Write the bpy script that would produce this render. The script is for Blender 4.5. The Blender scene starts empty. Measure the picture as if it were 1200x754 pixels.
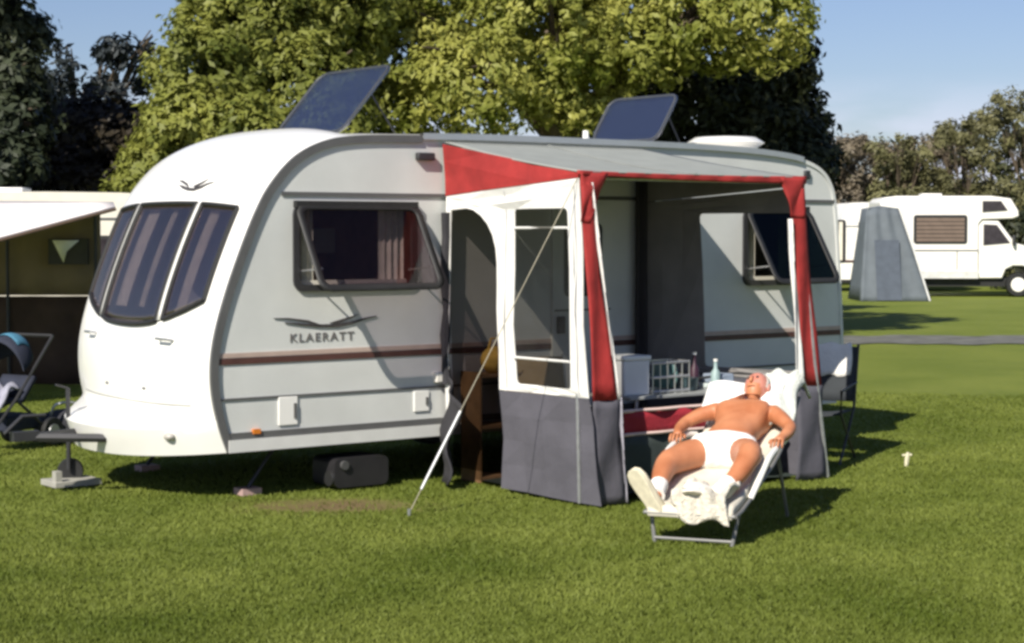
import bpy, bmesh, math, random
import numpy as np
from mathutils import Vector, Matrix
R = math.radians
SC = bpy.context.scene
COL = SC.collection
rnd = random.Random(7)
nr = np.random.default_rng(11)

# ------------------------------------------------------------ camera
F, H = 2135.0, 1.95                      # focal length in photo pixels (1200 wide), eye height
cam = bpy.data.objects.new('camera', bpy.data.cameras.new('camera'))
COL.objects.link(cam)
cam.location = (0, 0, H)
cam.rotation_euler = (R(90) - math.atan(105 / F), 0, 0)
cam.data.sensor_width = 36
cam.data.lens = F / 1200 * 36
cam.data.clip_end = 2000
cam.data.clip_start = .1
SC.camera = cam

# ------------------------------------------------------------ light
AZ, EL = 28.0, 39.0                      # the light travels AZ degrees right of the view direction
to_sun = Vector((-math.sin(R(AZ)) * math.cos(R(EL)), -math.cos(R(AZ)) * math.cos(R(EL)), math.sin(R(EL))))
W = bpy.data.worlds.new('World'); SC.world = W; W.use_nodes = True
wn = W.node_tree.nodes; wn.clear()
sky = wn.new('ShaderNodeTexSky'); sky.sky_type = 'NISHITA'; sky.sun_disc = False
sky.sun_elevation = R(EL); sky.sun_rotation = R(180 + AZ)
sky.air_density = 1.0; sky.dust_density = .5; sky.ozone_density = 1.6
bg = wn.new('ShaderNodeBackground'); bg.inputs[1].default_value = 0.050
wo = wn.new('ShaderNodeOutputWorld')
def _clouds():                                         # faint low cloud banks along the horizon, all the way round
    L = W.node_tree.links; tc = wn.new('ShaderNodeTexCoord'); mp = wn.new('ShaderNodeMapping'); mp.inputs['Scale'].default_value = (9, 9, 30)
    L.new(tc.outputs['Generated'], mp.inputs[0]); n = wn.new('ShaderNodeTexNoise'); n.inputs['Scale'].default_value = 1.3; n.inputs['Detail'].default_value = 6
    L.new(mp.outputs[0], n.inputs['Vector']); r = wn.new('ShaderNodeMapRange'); r.inputs[1].default_value = .36; r.inputs[2].default_value = .56; L.new(n.outputs['Fac'], r.inputs[0])
    sp_ = wn.new('ShaderNodeSeparateXYZ'); L.new(tc.outputs['Generated'], sp_.inputs[0])
    h_ = wn.new('ShaderNodeMapRange'); h_.inputs[1].default_value = .085; h_.inputs[2].default_value = .035; h_.inputs[3].default_value = 0; h_.inputs[4].default_value = .8; L.new(sp_.outputs['Z'], h_.inputs[0])
    mu = wn.new('ShaderNodeMath'); mu.operation = 'MULTIPLY'; L.new(r.outputs[0], mu.inputs[0]); L.new(h_.outputs[0], mu.inputs[1])
    mx = wn.new('ShaderNodeMix'); mx.data_type = 'RGBA'; L.new(mu.outputs[0], mx.inputs[0]); L.new(sky.outputs[0], mx.inputs[6]); mx.inputs[7].default_value = (10.5, 10.6, 10.8, 1)
    hu = wn.new('ShaderNodeMix'); hu.data_type = 'RGBA'; hu.blend_type = 'MULTIPLY'; hu.inputs[0].default_value = 1; L.new(mx.outputs[2], hu.inputs[6]); hu.inputs[7].default_value = (1.14, 1.16, 1.42, 1)
    L.new(hu.outputs[2], bg.inputs[0])
_clouds(); W.node_tree.links.new(bg.outputs[0], wo.inputs[0])
sl = bpy.data.lights.new('sun', 'SUN'); sl.energy = 5.0; sl.angle = R(.5); sl.color = (1, .94, .83)
so = bpy.data.objects.new('sun', sl); COL.objects.link(so)
so.rotation_euler = to_sun.to_track_quat('Z', 'Y').to_euler(); so.location = (-6, -8, 12)
SC.view_settings.view_transform = 'Standard'; SC.view_settings.look = 'None'
SC.view_settings.exposure = 0.46; SC.view_settings.gamma = 1
SC.cycles.filter_width = 3.1
SC.cycles.max_bounces = 6; SC.cycles.transparent_max_bounces = 12

# ------------------------------------------------------------ helpers
def at(px, Y, z):                        # world point on the sight line of photo column px, Y metres off, at height z
    return Vector(((px - 600) / F * Y, Y, z))
def atp(px, py, Y): return Vector(((px - 600) / F * Y, Y, H - (py - 272) / F * Y))

_m = {}
def mat(name, c, rough=.6, var=.12, scale=6, metal=0, bump=0, bscale=40, coat=0, c2=None, trans=0, spec=.5):
    if name in _m: return _m[name]
    m = bpy.data.materials.new(name); m.use_nodes = True; nt = m.node_tree; N = nt.nodes; L = nt.links
    b = N['Principled BSDF']; b.inputs['Roughness'].default_value = rough; b.inputs['Metallic'].default_value = metal
    b.inputs['Coat Weight'].default_value = coat; b.inputs['Specular IOR Level'].default_value = spec
    tc = N.new('ShaderNodeTexCoord')
    n = N.new('ShaderNodeTexNoise'); n.inputs['Scale'].default_value = scale; n.inputs['Detail'].default_value = 5
    L.new(tc.outputs['Object'], n.inputs['Vector'])
    r = N.new('ShaderNodeMapRange'); r.inputs[1].default_value = .3; r.inputs[2].default_value = .7
    L.new(n.outputs['Fac'], r.inputs[0])
    mx = N.new('ShaderNodeMix'); mx.data_type = 'RGBA'
    a = [x * (1 - var) for x in c]; d = [min(1, x * (1 + var)) for x in c] if c2 is None else c2
    mx.inputs[6].default_value = (*a, 1); mx.inputs[7].default_value = (*d, 1)
    L.new(r.outputs[0], mx.inputs[0]); L.new(mx.outputs[2], b.inputs['Base Color'])
    if bump:
        n2 = N.new('ShaderNodeTexNoise'); n2.inputs['Scale'].default_value = bscale; n2.inputs['Detail'].default_value = 3
        L.new(tc.outputs['Object'], n2.inputs['Vector'])
        bp = N.new('ShaderNodeBump'); bp.inputs['Strength'].default_value = bump; bp.inputs['Distance'].default_value = .02
        L.new(n2.outputs['Fac'], bp.inputs['Height']); L.new(bp.outputs[0], b.inputs['Normal'])
    if trans:
        t = N.new('ShaderNodeBsdfTranslucent'); L.new(mx.outputs[2], t.inputs[0])
        ms = N.new('ShaderNodeMixShader'); ms.inputs[0].default_value = trans
        o = N['Material Output']; L.new(b.outputs[0], ms.inputs[1]); L.new(t.outputs[0], ms.inputs[2]); L.new(ms.outputs[0], o.inputs[0])
    _m[name] = m; return m
def glass(name, tint, gloss=.12, rough=.03, gcol=(1, 1, 1), gmax=.45):
    m = bpy.data.materials.new(name); m.use_nodes = True; nt = m.node_tree; N = nt.nodes; L = nt.links; N.clear()
    o = N.new('ShaderNodeOutputMaterial'); t = N.new('ShaderNodeBsdfTransparent'); t.inputs[0].default_value = (*tint, 1)
    g = N.new('ShaderNodeBsdfGlossy'); g.inputs['Roughness'].default_value = rough; g.inputs[0].default_value = (*gcol, 1)
    lw = N.new('ShaderNodeLayerWeight'); lw.inputs[0].default_value = .35
    mr = N.new('ShaderNodeMapRange'); mr.inputs[3].default_value = gloss; mr.inputs[4].default_value = gmax
    L.new(lw.outputs['Fresnel'], mr.inputs[0])
    n = N.new('ShaderNodeTexNoise'); n.inputs['Scale'].default_value = 2.5
    tc = N.new('ShaderNodeTexCoord'); L.new(tc.outputs['Object'], n.inputs['Vector'])
    bp = N.new('ShaderNodeBump'); bp.inputs['Strength'].default_value = .15; bp.inputs['Distance'].default_value = .03
    L.new(n.outputs['Fac'], bp.inputs['Height']); L.new(bp.outputs[0], g.inputs['Normal'])
    ms = N.new('ShaderNodeMixShader'); L.new(mr.outputs[0], ms.inputs[0]); L.new(t.outputs[0], ms.inputs[1]); L.new(g.outputs[0], ms.inputs[2])
    L.new(ms.outputs[0], o.inputs[0]); return m

WHITE = mat('white_grp', (.76, .75, .71), .28, .03, 1.6, coat=.3, c2=(.83, .82, .79), bump=.05, bscale=5)
SILVER = mat('silver_panel', (.60, .61, .59), .42, .06, 2.5, bump=.08, bscale=60)
GREYTRIM = mat('grey_trim', (.10, .10, .10), .45, .1)
BLACK = mat('black_rubber', (.015, .015, .015), .6, .2)
DARK = mat('dark_plastic', (.03, .03, .033), .5, .2)
ALU = mat('aluminium', (.62, .62, .62), .35, .05, metal=.8)
STEEL = mat('galvanised_steel', (.45, .46, .47), .4, .15, 20, metal=.7)
REDF = mat('red_awning_cloth', (.36, .028, .026), .75, .18, 5, bump=.5, bscale=7, trans=.12)
WHITEF = mat('white_awning_cloth', (.80, .79, .76), .75, .04, 4, bump=.55, bscale=6, trans=.12)
GREYF = mat('charcoal_awning_cloth', (.085, .082, .10), .8, .15, 3, bump=.5, bscale=6)
ROOFF = mat('grey_roof_cloth', (.27, .285, .265), .75, .06, 5, bump=.3, bscale=6)
MIDF = mat('shaded_grey_cloth', (.19, .18, .175), .8, .1, 5, bump=.3, bscale=6)  # shade on the inner right wall put into the cloth colour
STRIPE = mat('maroon_stripe', (.085, .035, .028), .5, .15, 9)
PINK = mat('pink_stripe', (.46, .35, .30), .5, .08, 9)
DECAL = mat('dark_decal', (.05, .045, .045), .5, .2, 30)
TINT = glass('tinted_window', (.62, .58, .60), .015, gmax=.05)
TINT2 = glass('dark_tinted_window', (.16, .20, .19), .02, gmax=.08)
FRONTG = glass('front_window_glass', (.70, .68, .70), .20, rough=.18, gcol=(1, .84, .74), gmax=.40)
LID = glass('rooflight_acrylic', (.50, .56, .66), .26, .30, gcol=(.92, .92, 1), gmax=.45)
CLEAR = glass('smoked_window_film', (.42, .42, .40), .01, .25, gmax=.05)
MESH = glass('fly_mesh', (.36, .34, .33), .0, .6, gmax=.004)
CURT = mat('beige_curtain', (.70, .66, .56), .85, .1, 12)
BROWN = mat('brown_interior', (.10, .055, .035), .7, .2)
CREAM = mat('cream_panel', (.66, .63, .54), .5, .05)
SKIN = mat('sunburnt_skin', (.42, .140, .055), .5, .1, 5, c2=(.56, .235, .115), bump=.1, bscale=60)
FACE = SKIN

class MB:
    def __init__(s): s.v = []; s.f = []
    def add(s, vs, fs):
        b = len(s.v); s.v += [Vector(p) for p in vs]; s.f += [tuple(b + i for i in f) for f in fs]; return s
    def box(s, x0, x1, y0, y1, z0, z1, M=None, taper=0):
        vs = [Vector((x, y, z)) for z in (z0, z1) for x, y in ((x0, y0), (x1, y0), (x1, y1), (x0, y1))]
        if taper:
            cx, cy = (x0 + x1) / 2, (y0 + y1) / 2
            for p in vs[4:]: p.x = cx + (p.x - cx) * (1 - taper); p.y = cy + (p.y - cy) * (1 - taper)
        if M: vs = [M @ p for p in vs]
        return s.add(vs, [(3, 2, 1, 0), (4, 5, 6, 7), (0, 1, 5, 4), (1, 2, 6, 5), (2, 3, 7, 6), (3, 0, 4, 7)])
    def tube(s, pts, r, n=8, cap=True):
        pts = [Vector(p) for p in pts]; rr = r if isinstance(r, (list, tuple)) else [r] * len(pts)
        b = len(s.v); up = None
        for i, p in enumerate(pts):
            t = (pts[min(i + 1, len(pts) - 1)] - pts[max(i - 1, 0)]).normalized()
            if up is None: up = Vector((0, 0, 1)) if abs(t.z) < .9 else Vector((1, 0, 0))
            x = t.cross(up).normalized(); up = x.cross(t).normalized()
            for k in range(n):
                a = 2 * math.pi * k / n
                s.v.append(p + (x * math.cos(a) + up * math.sin(a)) * rr[i])
        for i in range(len(pts) - 1):
            for k in range(n):
                a, c = b + i * n + k, b + i * n + (k + 1) % n
                s.f.append((a, c, c + n, a + n))
        if cap:
            s.f.append(tuple(b + k for k in reversed(range(n)))); e = b + (len(pts) - 1) * n
            s.f.append(tuple(e + k for k in range(n)))
        return s
    def disc(s, c, ax, r, w, n=20, r2=None):          # short cylinder centred on c along ax
        c = Vector(c); ax = Vector(ax).normalized() * w / 2
        r2 = r if r2 is None else r2
        return s.tube([c - ax, c - ax * .6, c + ax * .6, c + ax], [r2 * .94, r, r, r2 * .94], n)
    def prism(s, poly, fn, t0, t1):                   # polygon (a,b) mapped by fn(a,b,t), between t0 and t1
        n = len(poly)
        vs = [fn(a, b, t0) for a, b in poly] + [fn(a, b, t1) for a, b in poly]
        return s.add(vs, [tuple(range(n)), tuple(reversed(range(n, 2 * n)))] + [(i, i + n, (i + 1) % n + n, (i + 1) % n) for i in range(n)])
    def grid(s, fn, nu, nv, skip=None, flip=False):
        b = len(s.v)
        for j in range(nv + 1):
            for i in range(nu + 1): s.v.append(Vector(fn(i / nu, j / nv)))
        for j in range(nv):
            for i in range(nu):
                if skip and skip((i + .5) / nu, (j + .5) / nv): continue
                a = b + j * (nu + 1) + i; q = (a, a + 1, a + nu + 2, a + nu + 1)
                s.f.append(q[::-1] if flip else q)
        return s
    def ball(s, c, r, M=None, nu=14, nv=9):
        r = r if hasattr(r, '__len__') else (r, r, r)
        def f(u, v):
            a = 2 * math.pi * u; b = math.pi * (v * .998 + .001)
            p = Vector((r[0] * math.cos(a) * math.sin(b), r[1] * math.sin(a) * math.sin(b), r[2] * math.cos(b)))
            return (M @ p if M else p) + Vector(c)
        return s.grid(f, nu, nv)
    def build(s, name, m, parent=None, off=None, smooth=True, solid=0, bevel=0):
        me = bpy.data.meshes.new(name)
        o = Vector(off) if off else Vector((0, 0, 0))
        me.from_pydata([tuple(p - o) for p in s.v], [], s.f); me.update()
        bm = bmesh.new(); bm.from_mesh(me); bmesh.ops.recalc_face_normals(bm, faces=bm.faces); bm.to_mesh(me); bm.free()
        for mm in (m if isinstance(m, (list, tuple)) else [m]): me.materials.append(mm)
        ob = bpy.data.objects.new(name, me); COL.objects.link(ob)
        if parent: ob.parent = parent
        if smooth:
            me.polygons.foreach_set('use_smooth', [True] * len(me.polygons))
            me.set_sharp_from_angle(angle=R(35))
        if solid: q = ob.modifiers.new('thick', 'SOLIDIFY'); q.thickness = solid; q.offset = 0
        if bevel: q = ob.modifiers.new('bevel', 'BEVEL'); q.width = bevel; q.segments = 2; q.limit_method = 'ANGLE'
        return ob

def tag(o, label=None, cat=None, group=None, kind=None):
    if label: o['label'] = label
    if cat: o['category'] = cat
    if group: o['group'] = group
    if kind: o['kind'] = kind
    return o
def empty(name, loc, rz=0, label=None, cat=None, group=None):
    o = bpy.data.objects.new(name, None); COL.objects.link(o); o.location = loc; o.rotation_euler = (0, 0, rz)
    o.empty_display_size = .2
    return tag(o, label, cat, group)
def holed(outer, holes, fn, name, m, parent, off=None, solid=0, cuts=0):   # flat sheet with holes, (a,b) -> fn(a,b)
    bm = bmesh.new(); es = []
    for loop in [outer] + holes:
        vs = [bm.verts.new((a, b, 0)) for a, b in loop]
        es += [bm.edges.new((vs[i], vs[(i + 1) % len(vs)])) for i in range(len(vs))]
    bmesh.ops.triangle_fill(bm, use_beauty=True, edges=es, normal=(0, 0, 1))
    if cuts: bmesh.ops.subdivide_edges(bm, edges=bm.edges[:], cuts=cuts, use_grid_fill=True)
    o = Vector(off) if off else Vector((0, 0, 0))
    for v in bm.verts: v.co = Vector(fn(v.co.x, v.co.y)) - o
    bmesh.ops.recalc_face_normals(bm, faces=bm.faces)
    me = bpy.data.meshes.new(name); bm.to_mesh(me); bm.free(); me.materials.append(m)
    ob = bpy.data.objects.new(name, me); COL.objects.link(ob)
    if parent: ob.parent = parent
    if solid: q = ob.modifiers.new('thick', 'SOLIDIFY'); q.thickness = solid; q.offset = 0
    return ob
def arc(cx, cy, r, a0, a1, n=6): return [(cx + r * math.cos(R(a0 + (a1 - a0) * i / n)), cy + r * math.sin(R(a0 + (a1 - a0) * i / n))) for i in range(n + 1)]
def rrect(x0, x1, y0, y1, r, n=4):
    return arc(x1 - r, y1 - r, r, 0, 90, n) + arc(x0 + r, y1 - r, r, 90, 180, n) + arc(x0 + r, y0 + r, r, 180, 270, n) + arc(x1 - r, y0 + r, r, 270, 360, n)
def catmull(P, k):
    out = []
    for i in range(len(P) - 1):
        p0, p1, p2, p3 = (Vector(P[max(i - 1, 0)]), Vector(P[i]), Vector(P[i + 1]), Vector(P[min(i + 2, len(P) - 1)]))
        for j in range(k):
            t = j / k
            out.append(.5 * ((2 * p1) + (p2 - p0) * t + (2 * p0 - 5 * p1 + 4 * p2 - p3) * t * t + (3 * p1 - p0 - 3 * p2 + p3) * t ** 3))
    out.append(Vector(P[-1])); return out

# ------------------------------------------------------------ ground
def lawn_material():
    m = bpy.data.materials.new('mown_grass'); m.use_nodes = True; N = m.node_tree.nodes; L = m.node_tree.links
    b = N['Principled BSDF']; b.inputs['Roughness'].default_value = .8; b.inputs['Specular IOR Level'].default_value = .15
    tc = N.new('ShaderNodeTexCoord')
    def noise(s, d=6, det=.6):
        n = N.new('ShaderNodeTexNoise'); n.inputs['Scale'].default_value = s; n.inputs['Detail'].default_value = d; n.inputs['Roughness'].default_value = det
        L.new(tc.outputs['Object'], n.inputs['Vector']); return n
    def mix(f, a, c, lo=.35, hi=.65):
        r = N.new('ShaderNodeMapRange'); r.inputs[1].default_value = lo; r.inputs[2].default_value = hi; L.new(f, r.inputs[0])
        x = N.new('ShaderNodeMix'); x.data_type = 'RGBA'; L.new(r.outputs[0], x.inputs[0])
        for q, w in ((6, a), (7, c)):
            if isinstance(w, tuple): x.inputs[q].default_value = (*w, 1)
            else: L.new(w, x.inputs[q])
        return x.outputs[2]
    big = mix(noise(.55).outputs['Fac'], (.112, .152, .020), (.196, .226, .042))
    fine = mix(noise(9, 8, .75).outputs['Fac'], (.108, .140, .020), (.198, .228, .046), .3, .72)
    g = N.new('ShaderNodeMix'); g.data_type = 'RGBA'; g.inputs[0].default_value = .5; L.new(big, g.inputs[6]); L.new(fine, g.inputs[7])
    # worn, reddish bare patch beside the caravan
    mp = N.new('ShaderNodeMapping'); mp.inputs['Location'].default_value = (1.27, -12.95, 0)
    L.new(tc.outputs['Object'], mp.inputs[0])
    vl = N.new('ShaderNodeVectorMath'); vl.operation = 'MULTIPLY'; vl.inputs[1].default_value = (1.35, 2.6, 0); L.new(mp.outputs[0], vl.inputs[0])
    le = N.new('ShaderNodeVectorMath'); le.operation = 'LENGTH'; L.new(vl.outputs[0], le.inputs[0])
    nn = noise(3); ad = N.new('ShaderNodeMath'); ad.operation = 'ADD'; L.new(le.outputs['Value'], ad.inputs[0]); L.new(nn.outputs['Fac'], ad.inputs[1])
    c = mix(ad.outputs[0], (.17, .125, .06), g.outputs[2], .8, 1.75)
    L.new(c, b.inputs['Base Color'])
    bp = N.new('ShaderNodeBump'); bp.inputs['Strength'].default_value = .6; bp.inputs['Distance'].default_value = .04
    L.new(noise(22, 8, .8).outputs['Fac'], bp.inputs['Height']); L.new(bp.outputs[0], b.inputs['Normal'])
    return m
LAWN = lawn_material()
def gz(x, y): return .012 * math.sin(x * 1.3 + y * .7) + .010 * math.sin(x * .5 - y * 1.1) - .01
ys = [-30, 0, 4] + [6 + i * .4 for i in range(60)] + [32, 36, 42, 50, 60, 80, 120, 200, 400, 900]
xs = [-700, -200, -60, -25] + [-14 + i * .5 for i in range(65)] + [25, 60, 200, 700]
g = MB(); nx = len(xs)
for y in ys:
    for x in xs: g.v.append(Vector((x, y, gz(x, y) if abs(x) < 20 and 4 < y < 30 else -.01)))
for j in range(len(ys) - 1):
    for i in range(nx - 1): g.f.append((j * nx + i, j * nx + i + 1, (j + 1) * nx + i + 1, (j + 1) * nx + i))
tag(g.build('lawn', LAWN), 'mown green campsite lawn with a worn patch by the caravan', None, None, 'structure')
# path
ASPH = mat('grey_tarmac', (.12, .12, .105), .9, .35, 2.5, bump=.4)
p = MB().grid(lambda u, v: (-30 + 90 * u, 31.6 + 2.6 * v + .25 * math.sin(u * 7) + (.18 * math.sin(u * 260) + .12 * math.sin(u * 611)) * (v > .5) + (.15 * math.sin(u * 233 + 1) + .12 * math.sin(u * 547)) * (v < .5), .004), 400, 1)
tag(p.build('path', ASPH), 'narrow grey track crossing the grass', None, None, 'structure')
# grass blades
GRASSB = mat('grass_blade', (.114, .155, .020), .6, .15, .8, c2=(.212, .246, .050), trans=.3, spec=.2)
n = 420000
Y = 8.2 + (22 - 8.2) * nr.random(n) ** 1.7
X = (nr.random(n) * 2 - 1) * (Y * .36 + .6)
keep = (((X + 1.27) * 1.1) ** 2 + ((Y - 12.95) * 2.2) ** 2 > .42) | (nr.random(n) < .12)
X, Y = X[keep], Y[keep]; n = len(X)
zz = .012 * np.sin(X * 1.3 + Y * .7) + .010 * np.sin(X * .5 - Y * 1.1) - .012
cl = .6 + .4 * np.sin(X * 3.1 + 2 * np.sin(Y * 2.3)) * np.sin(Y * 4.1 + X)
h = (.012 + .018 * nr.random(n)) * (.85 + .25 * cl); w = .0035 + .003 * nr.random(n) + Y * .00018
a = nr.random(n) * math.pi; lean = nr.normal(0, .014, (n, 2))
V = np.empty((n, 3, 3), np.float32)
V[:, 0] = np.c_[X - np.cos(a) * w, Y - np.sin(a) * w, zz]; V[:, 1] = np.c_[X + np.cos(a) * w, Y + np.sin(a) * w, zz]
V[:, 2] = np.c_[X + lean[:, 0], Y + lean[:, 1], zz + h]
def bulk(name, V, k, m, parent=None, smooth=False):
    me = bpy.data.meshes.new(name); nf = len(V)
    me.vertices.add(nf * k); me.vertices.foreach_set('co', V.reshape(-1).astype(np.float32))
    me.loops.add(nf * k); me.loops.foreach_set('vertex_index', np.arange(nf * k, dtype=np.int32))
    me.polygons.add(nf); me.polygons.foreach_set('loop_start', np.arange(0, nf * k, k, dtype=np.int32))
    me.update(calc_edges=True); me.materials.append(m)
    ob = bpy.data.objects.new(name, me); COL.objects.link(ob)
    if parent: ob.parent = parent
    return ob
tag(bulk('grass', V, 3, GRASSB), 'short green grass blades of the lawn', 'grass', None, 'stuff')

# ------------------------------------------------------------ touring caravan (local: x = length s, y = across, away from the viewer, z up)
CA = math.atan2(.607, .795); C0 = Vector((-2.13, 13.0, 0))
car = empty('touring_caravan', C0, CA, 'white touring caravan with silver side, dark windows and maroon side stripe', 'caravan')
def cw(s, y, z): return C0 + Vector((.795 * s - .607 * y, .607 * s + .795 * y, z))
WID = 2.26
prof = [(.10, .36), (.03, .55), (-.02, .78), (-.03, .99), (0, 1.2), (.08, 1.47), (.2, 1.78), (.34, 2.09), (.47, 2.30), (.67, 2.50), (.92, 2.62), (1.22, 2.67),
        (1.8, 2.69), (2.5, 2.70), (3.5, 2.70), (4.5, 2.695), (5.2, 2.68), (5.7, 2.65), (6.0, 2.61), (6.24, 2.53), (6.38, 2.40), (6.45, 2.2), (6.5, 1.73), (6.55, 1.09), (6.56, .69), (6.47, .36)]
PR = catmull(prof, 5); NP = len(PR)
def shell(u, v, out=0):                               # u across 0..1, v along profile 0..1
    f = v * (NP - 1); i = min(int(f), NP - 2); p = PR[i].lerp(PR[i + 1], f - i)
    t = (PR[min(i + 1, NP - 1)] - PR[max(i, 0)]).normalized(); nrm = Vector((-t.y, t.x))
    w = 2 * u - 1; s, z = p
    if s < 1.2: B = .10 + .04 * min(1, max(0, (1.2 - s))); 
    else: B = .045
    if s > 5.9: B = .07
    k = 1 - abs(w) ** 2.6
    q = p + nrm * (B * k + out)
    if s < .5 and z < .66:
        e = min(1, max(0, (.66 - z) / .10)); e = e * e * (3 - 2 * e)
        q.x -= .40 * e * (1 - w * w) ** .8
    return Vector((q.x, u * WID, q.y))
def vz(z):                                            # v on the front for height z
    for i in range(NP - 1):
        if PR[i].y <= z < PR[i + 1].y: return (i + (z - PR[i].y) / (PR[i + 1].y - PR[i].y)) / (NP - 1)
def fw_in(u, z, e=0):                                 # inside the front window outline
    w = 2 * u - 1
    zb = 1.22 + .32 * abs(w) ** 2.4 + e
    return .075 + e * .4 < u < .925 - e * .4 and zb < z < 2.10 - e
def zofv(v): f = v * (NP - 1); i = min(int(f), NP - 2); return PR[i].lerp(PR[i + 1], f - i)
def skip(u, v):
    p = zofv(v); return p.x < .6 and fw_in(u, p.y, .02)
MB().grid(shell, 56, NP - 1, skip).build('body_shell', WHITE, car)
# front glass, gasket and pillars, conforming to the shell
def fpatch(u0, u1, zb, zt, out, nu=10, nv=14): return MB().grid(lambda a, b: shell(u0 + (u1 - u0) * a, vz(zb(u0 + (u1 - u0) * a) + (zt - zb(u0 + (u1 - u0) * a)) * b), out), nu, nv)
zbo = lambda u: 1.22 + .32 * abs(2 * u - 1) ** 2.4
for (u0, u1) in ((.075, .262), (.298, .702), (.738, .925)):
    pn = fpatch(u0, u1, zbo, 2.10, .012).build('front_window', FRONTG, car, solid=.004)
    # dark frame ring round each pane
    fr = MB()
    for a, b in ((lambda t: (u0, t), 0), (lambda t: (u1, t), 0)):
        pts = [shell(a(0)[0], vz(zbo(a(0)[0]) + (2.10 - zbo(a(0)[0])) * k / 10), .016) for k in range(11)]; fr.tube(pts, .016, 6)
    for zf in (zbo, lambda u: 2.10): fr.tube([shell(u0 + (u1 - u0) * k / 10, vz(zf(u0 + (u1 - u0) * k / 10)), .016) for k in range(11)], .018, 6)
    fr.build('frame', BLACK, pn)
for u in (.28, .72): fpatch(u - .013, u + .013, zbo, 2.10, .014, 2, 14).build('window_pillar', WHITE, car, solid=.01)
# interior seen through the glass
MB().box(.35, 6.3, .05, 2.2, .42, .5).build('floor_inside', BROWN, car, smooth=False)
MB().add([(.16, .15, .5), (.62, .15, .5), (.62, 1.5, .5), (1.95, 1.5, .5), (1.95, 2.15, .5), (.16, 2.15, .5), (.16, .15, 1.24), (.62, .15, 1.24), (.62, 1.5, 1.24), (1.95, 1.5, 1.24), (1.95, 2.15, 1.24), (.16, 2.15, 1.24)], [(6, 7, 8, 9, 10, 11)] + [(i, (i + 1) % 6, (i + 1) % 6 + 6, i + 6) for i in range(6)]).build('seat_inside', mat('plum_upholstery', (0, 0, 0)), car, smooth=False)
for (u, hh) in ((.10, .05), (.23, .05), (.335, .07), (.49, .035), (.655, .09), (.765, .04), (.9, .06)):
    MB().grid(lambda a, b: shell(u + (a - .5) * hh, vz(1.36 + .73 * b), -.07 - .012 * math.sin(a * 25)), 12, 8).build('curtain', CURT, car)
MB().box(2.1, 2.16, .03, 2.2, .5, 2.6).build('inner_partition', mat('warm_veneer', (.50, .27, .20), .5, .3, 3), car, smooth=False)
# side wall with openings
WINS = [(.70, 1.70, 1.56, 2.12), (5.30, 6.02, 1.52, 2.12)]
sp = [(p.x, p.y) for p in PR]
holed(sp, [rrect(*w_, .05) for w_ in WINS], lambda a, b: (a, 0, b), 'side_wall', SILVER, car)
holed(sp, [], lambda a, b: (a, WID, b), 'side_wall', WHITE, car)
MB().add([(.1, 0, .36), (6.47, 0, .36), (6.47, WID, .36), (.1, WID, .36)], [(0, 1, 2, 3)]).build('underside', BLACK, car)
# edge trim: band just inside the profile, slightly proud
def band(inner, outer, y0, y1, i0, i1, name, m):
    b = MB(); n0 = len(b.v)
    for i in range(i0, i1 + 1):
        t = (PR[min(i + 1, NP - 1)] - PR[max(i - 1, 0)]).normalized(); nn = Vector((-t.y, t.x)); q = PR[i]
        a_, c_ = q - nn * inner, q + nn * outer
        b.v += [Vector((a_.x, y0, a_.y)), Vector((a_.x, y1, a_.y)), Vector((c_.x, y1, c_.y)), Vector((c_.x, y0, c_.y))]
    for i in range(i1 - i0):
        for k in range(4): b.f.append((n0 + i * 4 + k, n0 + i * 4 + (k + 1) % 4, n0 + i * 4 + 4 + (k + 1) % 4, n0 + i * 4 + 4 + k))
    return b.build(name, m, car)
band(.055, .004, .01, -.022, 0, 60, 'edge_trim', GREYTRIM)
band(.03, .02, .02, -.03, 60, 90, 'awning_rail', ALU)
band(.03, .004, .01, -.012, 90, NP - 1, 'edge_trim', SILVER)
# side mouldings and stripes
MB().box(.56, 6.43, -.012, .002, 2.215, 2.245).build('upper_moulding', GREYTRIM, car, smooth=False)
MB().box(.0, 6.53, -.009, .002, .995, 1.040).build('side_stripe', STRIPE, car, smooth=False)
MB().box(-.005, 6.53, -.007, .002, 1.044, 1.078).build('side_stripe', PINK, car, smooth=False)
MB().box(.02, 6.5, -.010, .002, .735, .752).build('panel_joint', GREYTRIM, car, smooth=False)
MB().box(.09, 6.47, -.016, .002, .455, .50).build('lower_moulding', GREYTRIM, car, smooth=False)
MB().box(.10, 2.0, -.03, .002, .36, .45).box(2.0, 6.45, -.03, .002, .36, .45).build('skirt', mat('skirt_grp', (.62, .62, .60), .35, .05), car, smooth=False)
for (a, b, c, d) in ((.52, .68, .53, .74), (1.72, 1.86, .56, .72)):
    lk = MB().box(a, b, -.014, .002, c, d).build('locker_hatch', WHITE, car, bevel=.004)
    MB().box(b - .035, b - .015, -.024, -.014, c + .05, d - .05).build('latch', GREYTRIM, lk)
MB().box(1.90, 1.965, -.06, 0, .78, .86).build('side_lamp', mat('lamp_lens', (.75, .72, .66), .2, .03), car, bevel=.008)
MB().box(.30, .36, -.03, 0, .485, .52).build('side_marker', mat('amber_lens', (.6, .18, .02), .25, .05), car)
MB().box(1.74, 1.90, -.05, 0, 2.50, 2.56).build('awning_lamp', DARK, car, bevel=.01)
MB().box(6.02, 6.09, -.03, 0, 2.43, 2.51).build('side_marker', DARK, car, bevel=.01)
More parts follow.
